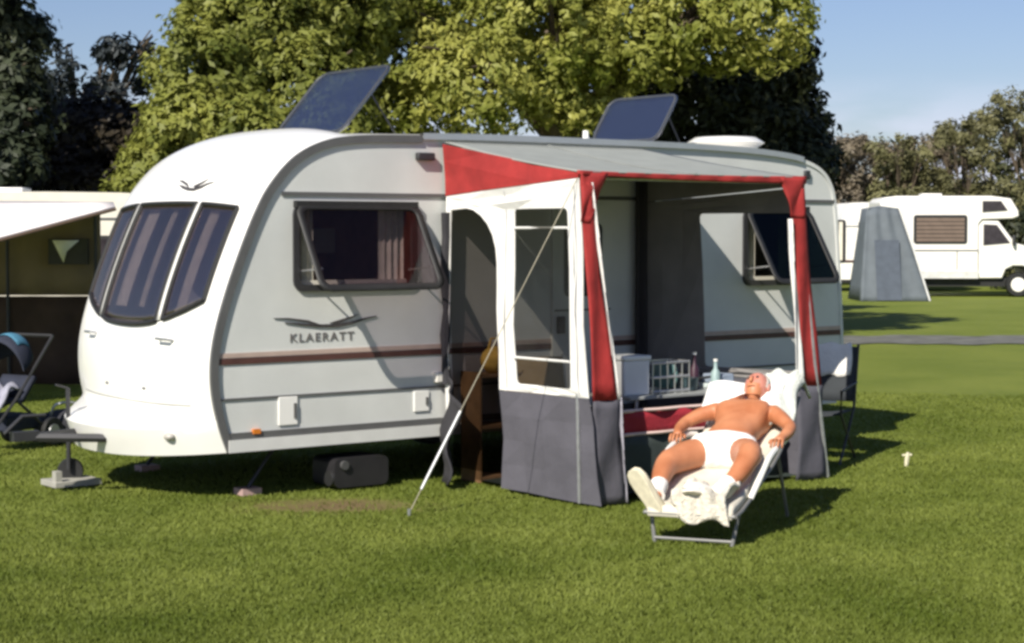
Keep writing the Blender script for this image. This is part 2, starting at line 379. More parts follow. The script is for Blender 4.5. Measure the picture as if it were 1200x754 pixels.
# side windows, hinged at the top and pushed open
for (a, b, c, d), out, sk in zip(WINS, (.37, .40), (TINT, TINT2)):
    hgt = d - c; tilt = math.asin(out / (hgt + .17))
    def wf(x, z, y, tilt=tilt, d=d): k = (d + .03) - z; return Vector((x, -.03 - math.sin(tilt) * k - y * math.cos(tilt), (d + .03) - math.cos(tilt) * k + y * math.sin(tilt)))
    ri = MB().prism(rrect(a - .03, b + .03, c - .03, d + .03, .09), lambda x, z, t: (x, t, z), -.012, .0)
    holed(rrect(a - .05, b + .05, c - .05, d + .04, .08), [rrect(a, b, c, d, .05)], lambda x, z: (x, -.014, z), 'window_surround', DARK, car, solid=.02)
    w_ = MB().prism(rrect(a - .05, b + .05, c - .14, d + .03, .10), lambda x, z, t: wf(x, z, t), 0, .006).build('side_window', sk, car)
    ro, ri_ = rrect(a - .055, b + .055, c - .145, d + .035, .10), rrect(a + .002, b - .002, c - .09, d - .015, .05); k_ = len(ro)
    MB().add([wf(x, z, .008) for x, z in ro] + [wf(x, z, .008) for x, z in ri_], [(i, (i + 1) % k_, (i + 1) % k_ + k_, i + k_) for i in range(k_)]).build('frame', BLACK, w_, solid=.008)
    MB().box(a - .04, b + .04, -.05, 0, d + .01, d + .06).build('hinge_strip', BLACK, w_)
    for x in (a + .02, b - .02): MB().tube([wf(x, c + .05, 0), (x, 0, c + .1)], .008, 6).build('stay', ALU, w_)
    MB().grid(lambda u, v: (a + .06 + .10 * u, .06 + .02 * math.sin(u * 20), c - .05 + (hgt + .1) * v), 8, 2).build('curtain', CURT, car)
    MB().grid(lambda u, v: (b - .26 + .22 * u, .06 + .02 * math.sin(u * 24), c - .05 + (hgt + .1) * v), 8, 2).build('curtain', CURT, car)
    MB().box(a + .02, b - .02, .03, .06, c - .02, c + .03).build('inner_sill', CREAM, car)
MB().box(1.30, 1.52, .8, .86, 1.78, 1.98).build('reflection_block', CREAM, car, bevel=.01)  # cream block standing in for a pale reflection in the side window
# door, handle, door window (in the shade of the awning)
dr = MB().prism(rrect(3.08, 3.72, .50, 2.18, .07), lambda x, z, t: (x, t, z), -.022, .0).build('door', SILVER, car)
MB().prism(rrect(3.20, 3.60, 1.42, 2.02, .05), lambda x, z, t: (x, t, z), -.034, -.024).build('pane', DARK, dr)
MB().box(3.12, 3.19, -.06, -.022, 1.12, 1.26).build('handle', DARK, dr, bevel=.01)
MB().box(3.10, 3.70, -.026, -.023, 1.30, 1.315).build('seam', GREYTRIM, dr)
# front: grab handles, lamps, locker lid, emblem
def front_at(u, z, out): return shell(u, vz(z), out)
for u in (.22, .78):
    MB().tube([front_at(u - .035, 1.14, .0), front_at(u - .03, 1.14, .05), front_at(u + .03, 1.14, .05), front_at(u + .035, 1.14, .0)], .011, 6).build('grab_handle', ALU, car)
for u in (.12, .88): MB().ball(front_at(u, .50, .0), (.04, .05, .03)).build('front_marker', mat('grey_lens', (.42, .40, .36), .3, .1), car)
for u in (.36, .64): MB().ball(front_at(u, .80, -.01), (.02, .035, .012)).build('lid_catch', GREYTRIM, car)
MB().grid(lambda a, b: shell(.1 + .8 * a, vz(.70 + .012 * b), .004), 30, 1).build('lid_joint', mat('joint_grey', (.38, .38, .36), .6), car)
def swoosh(L_, Hh):                                   # a bird-like flourish: body curve plus two wing strokes
    ps = []
    up = [(0, .10), (.15, .02), (.35, -.08), (.55, -.10), (.72, .02), (.86, .20), (1, .30)]
    lo = [(1, .26), (.87, .10), (.74, -.12), (.56, -.30), (.36, -.26), (.16, -.10), (0, .06)]
    w1 = [(.38, -.1), (.24, .18), (.04, .34), (-.12, .36), (.08, .22), (.26, .02), (.40, -.22)]
    w2 = [(.56, -.1), (.72, .22), (.80, .42), (.66, .24), (.48, -.02)]
    for poly in (up + lo, w1, w2): ps.append([(x * L_, y * Hh) for x, y in poly])
    return ps
e_ = MB()
for poly in swoosh(.40, .16):
    vs = [shell((1.12 - x * 1.25) / WID, vz(2.225 + y * .7), .008) for x, y in poly]; vs2 = [shell((1.12 - x * 1.25) / WID, vz(2.225 + y * .7), .002) for x, y in poly]
    k = len(vs); e_.add(vs + vs2, [tuple(range(k))] + [(i, (i + 1) % k, (i + 1) % k + k, i + k) for i in range(k)])
e_.build('emblem', DECAL, car, smooth=False)
e_ = MB()
for poly in swoosh(.80, .13): e_.prism([(x + .58, y + 1.275) for x, y in poly], lambda x, z, t: (x, t, z), -.012, 0)
e_.build('emblem', DECAL, car, smooth=False)
def letters(txt, size, M, name, m, parent, sx=1.0, bold=.0):
    cu = bpy.data.curves.new(name, 'FONT'); cu.body = txt; cu.size = size; cu.extrude = .002; cu.offset = bold; cu.space_character = 1.25
    t = bpy.data.objects.new(name, cu); COL.objects.link(t); dg = bpy.context.evaluated_depsgraph_get(); dg.update()
    me = bpy.data.meshes.new_from_object(t.evaluated_get(dg)); bpy.data.objects.remove(t)
    me.transform(M @ Matrix.Diagonal((sx, 1, 1, 1))); me.materials.clear(); me.materials.append(m)
    o = bpy.data.objects.new(name, me); COL.objects.link(o); o.parent = parent; return o
letters('KLAERATT', .088, Matrix.Translation((.62, -.004, 1.14)) @ Matrix.Rotation(R(90), 4, 'X'), 'lettering', mat('grey_decal', (.14, .13, .125), .5, .2, 30), car, 1.12, .001)
# A-frame, jockey wheel, steadies, wheels, step
fm = MB().tube([(.5, .35, .40), (-.9, 1.12, .44)], .035, 6).tube([(.5, 1.9, .40), (-.9, 1.12, .44)], .035, 6)
fm.box(-1.06, -.86, 1.08, 1.16, .42, .49); fm.tube([(-1.12, 1.12, .48), (-.98, 1.12, .60), (-.80, 1.12, .60)], .015, 6)
fm.build('hitch_frame', DARK, car)
JW = (-.43, 1.56)
jw = MB().tube([(*JW, .12), (*JW, .75)], .018, 8).tube([(JW[0], JW[1], .75), (JW[0] - .1, JW[1], .78)], .010, 6).build('jockey_stand', DARK, car)
MB().disc((JW[0] + .04, JW[1] + .06, .10), (.5, 1, 0), .10, .07).build('wheel', BLACK, jw)
MB().box(JW[0] - .18, JW[0] + .20, JW[1] - .16, JW[1] + .12, .005, .05).build('chock_board', mat('pale_timber', (.34, .33, .29), .8, .1), jw, bevel=.004)
MB().box(JW[0] - .17, JW[0] - .12, JW[1] - .15, JW[1] - .08, .05, .13).build('block', mat('pale_timber', (0, 0, 0)), jw)
for (sx_, sy_) in ((.42, .28), (.42, 1.95), (6.1, .28), (6.1, 1.95)):
    st = MB().tube([(sx_ + .25, sy_, .36), (sx_, sy_, .05)], .015, 6).build('corner_steady', DARK, car)
    MB().box(sx_ - .08, sx_ + .08, sy_ - .07, sy_ + .07, .0, .05).build('foot', mat('pink_pad', (.40, .27, .25), .7), st)
for y in (.12, 2.14):
    wh = MB().disc((3.35, y, .31), (0, 1, 0), .31, .18, 28).build('wheel', BLACK, car)
    MB().disc((3.35, y - .05 if y < 1 else y + .05, .31), (0, 1, 0), .19, .12, 20).build('rim', ALU, wh)
MB().tube([(.6, .5, .33), (6.2, .5, .33)], .05, 6).tube([(.6, 1.75, .33), (6.2, 1.75, .33)], .05, 6).tube([(3.35, .2, .31), (3.35, 2.1, .31)], .04, 6).build('chassis', BLACK, car)
# roof: two open rooflights (hinged on their front edge) and a white vent dome
for (s0, y0, y1, tilt, hh, zb_) in ((1.36, .42, 1.50, 49, .74, 2.66), (4.72, .52, 1.48, 58, .52, 2.70)):
    fr = MB(); s1 = s0 + hh - .04
    for q in ((s0, s1, y0, y0 + .05), (s0, s1, y1 - .05, y1), (s0, s0 + .05, y0 + .05, y1 - .05), (s1 - .05, s1, y0 + .05, y1 - .05)): fr.box(*q, 2.64, zb_ + .045)
    fo = fr.build('rooflight_frame', mat('rooflight_grey', (.16, .17, .17), .5), car, bevel=.01)
    ct, st_ = math.cos(R(tilt)), math.sin(R(tilt))
    def lid(y, r, t): return Vector((s0 + r * ct - t * st_, y, zb_ + .05 + r * st_ + t * ct + .03 * math.sin(math.pi * r / hh)))
    ld = MB().prism(rrect(y0, y1, 0, hh, .12), lid, 0, .012).build('rooflight_lid', LID, car)
    rr_ = rrect(y0 + .02, y1 - .02, .02, hh - .02, .10); MB().tube([lid(y, r, .01) for y, r in rr_ + rr_[:1]], .012, 6).build('rim', mat('lid_rim', (.045, .05, .06), .6), ld)
    for y in (y0 + .1, y1 - .1): MB().tube([(s1 - .1, y, zb_), lid(y, hh * .6, -.01)], .007, 6).build('stay', DARK, ld)
dm = MB().tube([(5.5, .48, 2.64), (5.5, .48, 2.72), (5.5, .48, 2.76), (5.5, .48, 2.81), (5.5, .48, 2.825)], [.27, .30, .36, .28, .02], 24).build('roof_dome', WHITE, car)
MB().tube([(3.86, .5, 2.68), (3.86, .5, 2.82)], [.03, .025], 10).build('flue_cap', WHITE, car)

# ------------------------------------------------------------ porch awning (same local axes; s along the van, d = distance out from its side)
A0 = Vector((3.1, -.8, 0))
aw = empty('porch_awning', cw(*A0), CA, 'red, white and charcoal porch awning with open front fixed to the caravan side', 'awning')
def fl(i, j):                                          # cloth ripple
    return .016 * math.sin(i * 8 + 1.6 * math.sin(j * 4)) + .007 * math.sin(j * 11 + i * 5)
def LW(d, z): return Vector((2.0 + .12 * (d / 1.64) * max(0, 1 - z / 2.37) + fl(d, z), -d - .03, z))
def RW(d, z): return Vector((4.06 + (.22 + .24 * max(0, 1 - z / 2.37)) * (d / 1.62) + fl(d + 2, z), -d - .03, z))
def FR(s, z, d=1.62): return Vector((s, -d - .03 - .015 - .02 * (1 - z / 2.4), z))
def zl(d): return 2.64 - .27 * d / 1.62
roof = MB().grid(lambda u, v: Vector((2.0 + (2.05 + .23 * v) * u + .012 * v, -.03 - 1.63 * v, 2.645 - .27 * v - .035 * math.sin(math.pi * v) * (.5 + .5 * math.sin(math.pi * u)))), 26, 12)
roof.build('roof_panel', ROOFF, aw, A0, solid=.008)
for (k0, k1) in ((0, 1),):
    MB().grid(lambda u, v: Vector((1.99 + 2.32 * u, -1.66 - .006 * math.sin(u * 60), 2.385 - .012 * math.sin(math.pi * u) - (.03 + .03 * u) * v)), 60, 3).build('valance', REDF, aw, A0, solid=.006)
# left wall
holed([(0, 2.23), (1.62, 2.335), (1.62, 2.365), (0, 2.63)], [], LW, 'gable_panel', REDF, aw, A0, .006, 2)
doorarch = [(.07, .30), (.07, 2.12), (.30, 2.13)] + [(.30 + .36 * math.sin(R(a)), 1.72 + .41 * math.cos(R(a))) for a in (15, 30, 45, 60, 75, 90)] + [(.67, 1.2)]
wl = [(.01, .76), (.01, 2.225), (1.62, 2.33), (1.64, .76), (.68, .76)]
holed([(.01, .45), (.01, 2.225), (1.62, 2.33), (1.65, .765), (.68, .765), (.67, 1.2), (.66, 1.72)] + [(.30 + .36 * math.sin(R(a)), 1.72 + .41 * math.cos(R(a))) for a in (75, 60, 45, 30, 15)] + [(.30, 2.13), (.07, 2.12), (.06, .45)],
      [rrect(.86, 1.49, .82, 2.12, .03, 2)], LW, 'side_panel', WHITEF, aw, A0, .006, 2)
holed(rrect(.85, 1.50, .81, 2.13, .03, 2), [], lambda a, b: LW(a, b) + Vector((.006, 0, 0)), 'side_window', CLEAR, aw, A0, 0, 2)
for z in (1.02, 1.98): MB().tube([LW(.86, z) + Vector((-.01, 0, 0)), LW(1.49, z) + Vector((-.01, 0, 0))], .010, 6).build('window_strap', WHITEF, aw, A0)
holed([(.68, .02), (.68, .76), (1.65, .76), (1.72, -.005)], [], LW, 'lower_panel', GREYF, aw, A0, .006, 3)
holed([(.06, .12), (.06, 2.11)] + doorarch[2:] + [(.67, .12)], [], lambda a, b: LW(a, b) + Vector((.012, 0, 0)), 'fly_screen', MESH, aw, A0, 0, 2)  # screen added to darken the doorway and keep sun off the wall inside
# rolled-back door cloth hanging against the caravan
MB().grid(lambda u, v: Vector((1.985 - (.14 + .16 * v) * u + .03 * math.sin(v * 9), -.06 - .38 * u - .05 * math.sin(u * 9 + v * 6), .84 - .24 * u * (1 - v) - .80 * v)), 12, 10).build('door_flap', mat('dark_flap_cloth', (.028, .027, .032), .85, .2, 5, bump=.5, bscale=6), aw, A0, solid=.01)
MB().tube([Vector((1.985 + .01 * math.sin(k * 2.), -.06, 2.1 - k * .19)) for k in range(8)], [.036 + .010 * math.sin(k * 3) for k in range(8)], 8).build('rolled_door_cloth', mat('dark_flap_cloth', (0, 0, 0)), aw, A0)
# front returns
def strip(x0t, x1t, x0b, x1b, zt, zb, name, m, d=1.62, k=0): return MB().grid(lambda u, v: FR((x0t + (x1t - x0t) * u) * (1 - v) + (x0b + (x1b - x0b) * u) * v, zt + (zb - zt) * v, d + k) + Vector((0, .012 * math.sin(u * 5 + v * 7), 0)), 6, 12).build(name, m, aw, A0, solid=.006)
strip(2.02, 2.10, 2.13, 2.345, 2.30, .74, 'front_return', REDF)
strip(2.10, 2.115, 2.345, 2.37, 2.30, .74, 'piping', WHITEF, k=.006)
strip(2.02, 2.26, 2.02, 2.10, 2.37, 2.02, 'corner_gusset', REDF, k=.004)
strip(2.13, 2.365, 2.135, 2.42, .74, -.01, 'lower_return', GREYF)
strip(2.365, 2.378, 2.42, 2.436, .76, -.01, 'piping', mat('grey_piping', (.32, .31, .36), .7), k=.008)
strip(4.13, 4.27, 4.27, 4.47, 2.29, .74, 'front_return', REDF)
strip(4.10, 4.135, 4.20, 4.275, 2.05, .74, 'piping', WHITEF, k=.006)
strip(4.02, 4.28, 4.14, 4.28, 2.37, 2.06, 'corner_gusset', REDF, k=.004)
strip(4.22, 4.48, 4.20, 4.52, .74, .0, 'lower_return', GREYF)
# right wall: upper cloth greyed to carry the shade inside the awning
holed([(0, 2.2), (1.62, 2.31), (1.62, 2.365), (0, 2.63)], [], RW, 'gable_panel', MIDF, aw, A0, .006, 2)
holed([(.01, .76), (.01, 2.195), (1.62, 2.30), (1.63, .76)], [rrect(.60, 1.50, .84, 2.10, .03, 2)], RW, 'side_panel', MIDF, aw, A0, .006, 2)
holed([(.02, .02), (.02, .755), (1.63, .755), (1.64, .0)], [], RW, 'lower_panel', GREYF, aw, A0, .006, 3)
MB().grid(lambda u, v: Vector((3.93 + .22 * u, -.07 - .02 * math.sin(u * 16), .02 + 2.5 * v)), 16, 6).build('rear_curtain', mat('dark_curtain', (.03, .027, .028), .9), aw, A0, solid=.01)
for d_ in (.76, 1.565): MB().tube([LW(d_, .78 + k * .15) + Vector((-.004, 0, 0)) for k in range(11)], .004, 5).build('zip', mat('zip_grey', (.30, .30, .31), .6), aw, A0)
for k in (.5,): MB().tube([Vector((2.0 + (2.05 + .23 * v / 8) * k, -.03 - 1.63 * v / 8, 2.652 - .27 * v / 8 - .035 * math.sin(math.pi * v / 8) * (.5 + .5 * math.sin(math.pi * k)))) for v in range(9)], .006, 5).build('roof_seam', mat('seam_grey', (.20, .21, .20), .7), aw, A0)
# poles
PT = lambda s, d, z: Vector((s, -d, z))
MB().tube([PT(2.10, 1.56, 0), PT(2.03, 1.57, 2.34)], .014, 8).build('pole', STEEL, aw, A0)
MB().tube([PT(4.56, 1.68, 0), PT(4.40, 1.68, .9), PT(4.27, 1.60, 2.34)], .016, 8).build('pole', STEEL, aw, A0)
MB().tube([PT(2.03, 1.58, 2.335), PT(4.27, 1.58, 2.335)], .014, 8).build('pole', STEEL, aw, A0)
for s in (2.03, 4.08): MB().tube([PT(s, .05, 2.58), PT(s + (.2 if s > 3 else 0), 1.58, 2.33)], .012, 6).build('pole', STEEL, aw, A0)
MB().grid(lambda u, v: Vector((2.16 + 2.2 * u, -.1 - 1.45 * v, .022 + .006 * math.sin(u * 21) * math.sin(v * 17))), 20, 14).build('groundsheet', mat('dark_green_groundsheet', (.022, .035, .028), .8, .2), aw, A0)
# guy strap on the left and peg on the right
gl = C0 + Vector((0, 0, 0)); M_i = Matrix.Translation(cw(*A0)) @ Matrix.Rotation(CA, 4, 'Z'); M_i.invert()
top = PT(2.01, 1.64, 2.33) - A0; foot = M_i @ Vector((-.71, 12.5, .01))
gs = MB().tube([top, foot], .0038, 6).build('guy_strap', mat('cream_webbing', (.34, .31, .23), .7), aw)
q0 = foot.lerp(top, .07); q1 = foot.lerp(top, .30)
MB().tube([q0, q1], .011, 6).build('tensioner', STEEL, gs); MB().tube([foot + Vector((0, 0, .03)), foot - Vector((0, 0, .05))], .012, 6).build('peg', STEEL, gs)
pg = empty('tent_peg', Vector((3.29, 15.15, 0)), 0, 'cream plastic tent peg standing in the grass right of the awning', 'tent peg')
MB().tube([(0, 0, -.04), (.01, 0, .06), (.02, 0, .11)], [.014, .020, .014], 6).build('shaft', mat('cream_plastic', (.62, .58, .42), .5), pg)
MB().tube([(-.03, 0, .085), (.05, 0, .09)], .010, 6).build('hook', mat('cream_plastic', (0, 0, 0)), pg)

# ------------------------------------------------------------ things inside and beside the awning
def loc_empty(name, s, d, label, cat, z=0, rz=0): return empty(name, cw(s, -d, z), CA + rz, label, cat)
t = loc_empty('folding_table', 3.5, 1.02, 'grey folding table inside the awning with boxes and bottles on it', 'table')
MB().box(-.66, .70, -.24, .24, .675, .70).build('tabletop', mat('grey_laminate', (.30, .31, .30), .4, .1), t, bevel=.004)
for x in (-.60, .64):
    for y in (-.20, .20): MB().tube([(x, y, 0), (x * .93, y, .675)], .013, 6).build('leg', STEEL, t)
b = loc_empty('storage_box', 2.98, 1.06, 'pale grey plastic box at the left end of the awning table', 'box', .70)
MB().box(-.13, .13, -.12, .12, 0, .27, taper=.0).build('body', mat('pale_box', (.70, .70, .72), .5, .05), b, bevel=.012)
MB().box(-.14, .14, -.13, .13, .27, .305).build('lid', mat('pale_box2', (.78, .78, .78), .5, .05), b, bevel=.01)
b = loc_empty('plate_rack', 3.33, 1.06, 'grey wire dish rack beside the pale box on the table', 'rack', .70)
for z in (.02, .13, .24): MB().tube([(-.19, -.12, z), (.19, -.12, z), (.19, .12, z), (-.19, .12, z), (-.19, -.12, z)], .010, 5).build('rail', ALU, b)
for k in range(6): MB().tube([(-.19 + .076 * k, -.12, 0), (-.19 + .076 * k, -.12, .25)], .006, 5).build('rail', ALU, b)
MB().disc((0, .0, .13), (1, .1, 0), .10, .02).disc((.08, 0, .13), (1, .1, 0), .10, .02).build('plate', mat('teal_plate', (.10, .20, .20), .4), b)
b = loc_empty('cooking_pan', 3.60, 1.02, 'dark metal pan with handle in the middle of the table', 'pan', .70)
MB().tube([(0, 0, 0), (0, 0, .01), (0, 0, .10)], [.10, .115, .125], 20).build('pot', mat('dark_enamel', (.04, .07, .08), .35), b)
MB().tube([(.12, 0, .08), (.28, -.06, .10)], .011, 6).build('handle', BLACK, b)
for (s, d, h_, c, nm, lb) in ((3.78, .96, .27, (.04, .012, .025), 'dark_plum_glass', 'dark plum coloured bottle standing on the awning table'), (3.88, 1.10, .22, (.28, .38, .38), 'pale_teal_plastic', 'pale teal bottle at the right of the plum one on the table')):
    b = loc_empty('bottle', s, d, lb, 'bottle', .70)
    MB().tube([(0, 0, 0), (0, 0, h_ * .6), (0, 0, h_ * .75), (0, 0, h_)], [.038, .038, .016, .015], 14).build('body', mat(nm, c, .45), b)
    MB().tube([(0, 0, h_), (0, 0, h_ + .02)], .018, 10).build('cap', WHITE, b)
b = loc_empty('serving_tray', 4.04, .98, 'pale tray with a folded blue-grey cloth at the right end of the table', 'tray', .70)
MB().box(-.15, .12, -.13, .13, 0, .035).build('tray_base', mat('pale_tray', (.55, .62, .62), .5), b, bevel=.006)
MB().box(-.12, .08, -.09, .09, .035, .11).build('folded_cloth', mat('blue_grey_cloth', (.25, .30, .38), .9, .2), b, bevel=.015)
# low front wall of the awning: dark skirt below a red band edged in white
FW = lambda u, v, z0, z1: Vector((2.40 + 1.80 * u, -1.47 - .012 * math.sin(u * 26 + v * 3), z0 + (z1 - z0) * v))
MB().grid(lambda u, v: FW(u, v, .03, .44), 30, 5).build('front_skirt', mat('dark_green_grey_cloth', (.040, .052, .050), .85, .2, 5, bump=.4, bscale=6), aw, A0, solid=.008)
MB().grid(lambda u, v: FW(u, v, .44, .62), 30, 3).build('front_band', mat('deep_red_cloth', (.30, .016, .028), .8, .15, 5, bump=.3), aw, A0, solid=.012)
for z in (.45, .625): MB().tube([FW(k / 14, 0, z, z) + Vector((0, -.012, 0)) for k in range(15)], .014, 6).build('piping', mat('pinkish_piping', (.70, .52, .47), .7), aw, A0)

def chair(name, loc, rz, label, fab, tube_m, towel=None):
    c = empty(name, loc, rz, label, 'chair')
    MB().grid(lambda u, v: (-.24 + .48 * u, -.22 + .42 * v, .43 - .03 * math.sin(math.pi * u)), 8, 6).build('seat', fab, c, solid=.015)
    MB().grid(lambda u, v: (-.24 + .48 * u, .22 + .14 * v, .50 + .46 * v), 8, 6).build('backrest', fab, c, solid=.015)
    for s in (-1, 1):
        MB().tube([(s * .25, -.26, 0), (s * .25, .22, .44), (s * .25, .36, .98)], .012, 6).build('frame', tube_m, c)
        MB().tube([(s * .25, .28, 0), (s * .25, -.22, .43), (s * .26, -.24, .62), (s * .26, .26, .66)], .012, 6).build('leg', tube_m, c)
    if towel:
        MB().grid(lambda u, v: (-.2 + .40 * u + .012 * math.sin(v * 9), .36 - .035 * math.cos(v * math.pi) - .12 * abs(v - .45), .99 - .62 * abs(v - .45) + .012 * math.sin(u * 14)), 14, 14).build('towel', towel, c, solid=.02)
    return c
chair('folding_chair', cw(2.55, -.62, 0), CA + R(-20), 'white framed folding chair with tan fabric just inside the awning side window', mat('tan_fabric', (.34, .24, .13), .85, .15), mat('cream_tube', (.80, .77, .66), .4))
chair('folding_chair', cw(5.26, -.92, 0), CA - R(62), 'dark folding chair draped with white towel behind the right awning leg', mat('dark_fabric', (.03, .035, .04), .85), DARK, mat('white_towel', (.80, .78, .74), .95, .05, 20, bump=.5, bscale=60))
# stacked things by the awning door
b = loc_empty('wooden_shelf_unit', 2.36, .16, 'small wooden shelf unit standing just inside the awning doorway', 'shelf')
wd = mat('warm_timber', (.20, .11, .05), .6, .2, 12)
for z in (.02, .42, .82): MB().box(-.2, .2, -.13, .13, z, z + .025).build('shelf', wd, b)
for x in (-.21, .2): MB().box(x, x + .015, -.13, .13, 0, .86).build('side_panel', wd, b)
b = loc_empty('yellow_bag', 2.36, .20, 'yellow and tan cloth bag on top of the wooden shelf unit', 'bag', .846)
MB().ball((0, 0, .10), (.13, .09, .11)).build('bag_body', mat('ochre_cloth', (.60, .38, .08), .9, .25, 14, bump=.6, bscale=14), b)
MB().tube([(-.07, 0, .18), (-.04, 0, .27), (.05, 0, .27), (.08, 0, .18)], .009, 6).build('handle', mat('ochre_cloth', (0, 0, 0)), b)
# waste water container under the van, and the door step
b = loc_empty('waste_container', 1.22, -.12, 'grey plastic waste water container lying beneath the caravan side', 'container')
MB().prism(rrect(-.24, .24, .03, .25, .05), lambda x, z, t: (x, t, z), -.16, .16).build('tank', mat('dark_grey_plastic', (.018, .017, .019), .5, .2), b)
MB().disc((-.24, -.1, .10), (1, 0, 0), .06, .04).build('wheel', BLACK, b); MB().disc((-.16, -.17, .20), (0, 1, 0), .035, .03).build('cap', mat('grey_cap', (.07, .07, .07), .5), b)
b = loc_empty('door_step', 3.4, .3, 'grey plastic step below the caravan door inside the awning', 'step')
MB().box(-.25, .25, -.16, .16, 0, .22, taper=.12).build('tread', DARK, b, bevel=.01)

# ------------------------------------------------------------ sun lounger (local: x right, y towards the head)
LA = -math.atan2(.366, .93); L0 = Vector((1.13, 11.3, 0))
lo = empty('sun_lounger', L0, LA, 'reclining garden lounger with cream padded cushion, man lying on it', 'sun lounger')
CUSH = mat('cream_cushion', (.60, .56, .47), .9, .06, 8, bump=.4, bscale=12)
LW_ = mat('white_tube', (.80, .79, .75), .3, .04)
line = catmull([(-0.06, .19), (-.04, .235), (.2, .28), (.5, .355), (.78, .425), (1.0, .475), (1.3, .60), (1.62, .79), (1.72, .85)], 4)
def cush(u, v):
    f = v * (len(line) - 1); i = min(int(f), len(line) - 2); p_ = line[i].lerp(line[i + 1], f - i)
    return Vector(((u - .5) * .54, p_.x, p_.y - .03 * math.sin(math.pi * u) * (v > .1) - .008 * abs(math.sin(v * 22))))
MB().grid(cush, 12, 60).build('cushion', CUSH, lo, solid=.055)
fm = MB()
for s in (-1, 1):
    fm.tube([(s * .29, -.08, .20)] + [(s * .29, q.x, q.y - .045) for q in line[6::3]], .013, 8)
fm.tube([(-.29, -.08, .20), (.29, -.08, .20)], .013, 8).tube([(-.29, 1.72, .84), (.29, 1.72, .84)], .013, 8)
fm.build('frame', mat('dull_tube', (.16, .16, .155), .45), lo)
for s in (-1, 1):
    MB().tube([(s * .25, .0, 0), (s * .285, .04, .21)], .013, 8).build('leg', mat('dull_tube', (0, 0, 0)), lo)
    MB().tube([(s * .29, 1.35, 0), (s * .29, 1.05, .45)], .013, 8).build('leg', mat('dull_tube', (0, 0, 0)), lo)
    MB().tube(catmull([(s * .29, .30, .26), (s * .325, .40, .38), (s * .345, .56, .49), (s * .35, .80, .54), (s * .345, 1.04, .565), (s * .30, 1.14, .56)], 4), .020, 8).build('armrest', LW_, lo)
MB().tube([(-.25, .0, .03), (.25, .0, .03)], .010, 6).build('foot_bar', mat('dull_tube', (0, 0, 0)), lo)
pw = empty('head_pillow', lo.matrix_basis @ Vector((0, 1.5, .94)), LA, 'white pillow behind the head of the reclining man', 'pillow')
MP = Matrix.Translation((0, 0, 0)) @ Matrix.Rotation(R(38), 4, 'X')
bpy.data.objects.remove(pw)
pil = MB()
def pf(u, v):
    a = (u - .5) * 2; b_ = (v - .5) * 2; th = .06 * max(0, (1 - abs(a) ** 3) * (1 - abs(b_) ** 3)) ** .5
    return a, b_, th
for sg in (1, -1): pil.grid(lambda u, v: MP @ Vector((pf(u, v)[0] * .27, pf(u, v)[1] * .14, sg * pf(u, v)[2] + .015 * math.sin(u * 9))), 14, 8)
po = pil.build('pillow', mat('white_pillow', (.84, .83, .80), .9, .03, 8, bump=.3, bscale=14))
po.matrix_world = Matrix.Translation(Matrix.Translation(L0) @ Matrix.Rotation(LA, 4, 'Z') @ Vector((-.06, 1.47, .80))) @ Matrix.Rotation(LA, 4, 'Z')
tag(po, 'white pillow behind the head of the reclining man', 'pillow')
tw = MB().grid(lambda u, v: Vector((.05 + .27 * u + .02 * math.sin(v * 8), 1.22 + .60 * v + .0 * u, .64 + .40 * v * (v < .8) + (.32 - .5 * (v - .8)) * (v >= .8) + .02 * math.sin(u * 12 + v * 5) - .12 * max(0, u - .8) * 5 * (.3 + .3 * v))), 16, 20).build('towel', mat('pale_towel', (.56, .58, .53), .95, .1, 12, bump=.6, bscale=50), None, solid=.02)
tw.location = L0; tw.rotation_euler = (0, 0, LA); tag(tw, 'pale towel hanging over the right side of the lounger back', 'towel')

ft = MB()
def ftf(u, v):                                         # crumpled towel over the foot end of the lounger
    a = v * 1.45; y_ = .20 - .28 * min(1, v / .62) - .03 * max(0, v - .62); z_ = .345 - .04 * v if v < .62 else .32 - .42 * (v - .62)
    return Vector((-.10 + .34 * u + .02 * math.sin(v * 8), y_ - .015 * math.sin(u * 17 + v * 4), z_ + .035 * math.sin(u * 9 + v * 5) * math.sin(v * 11 + 1) + .02 * math.sin(u * 21) * (v < .7)))
ft.grid(ftf, 26, 24); fo_ = ft.build('towel', mat('cream_white_towel', (.62, .58, .49), .95, .12, 9, bump=.8, bscale=45), None, solid=.03)
fo_.location = L0; fo_.rotation_euler = (0, 0, LA); tag(fo_, 'crumpled cream towel hanging over the foot end of the lounger', 'towel')

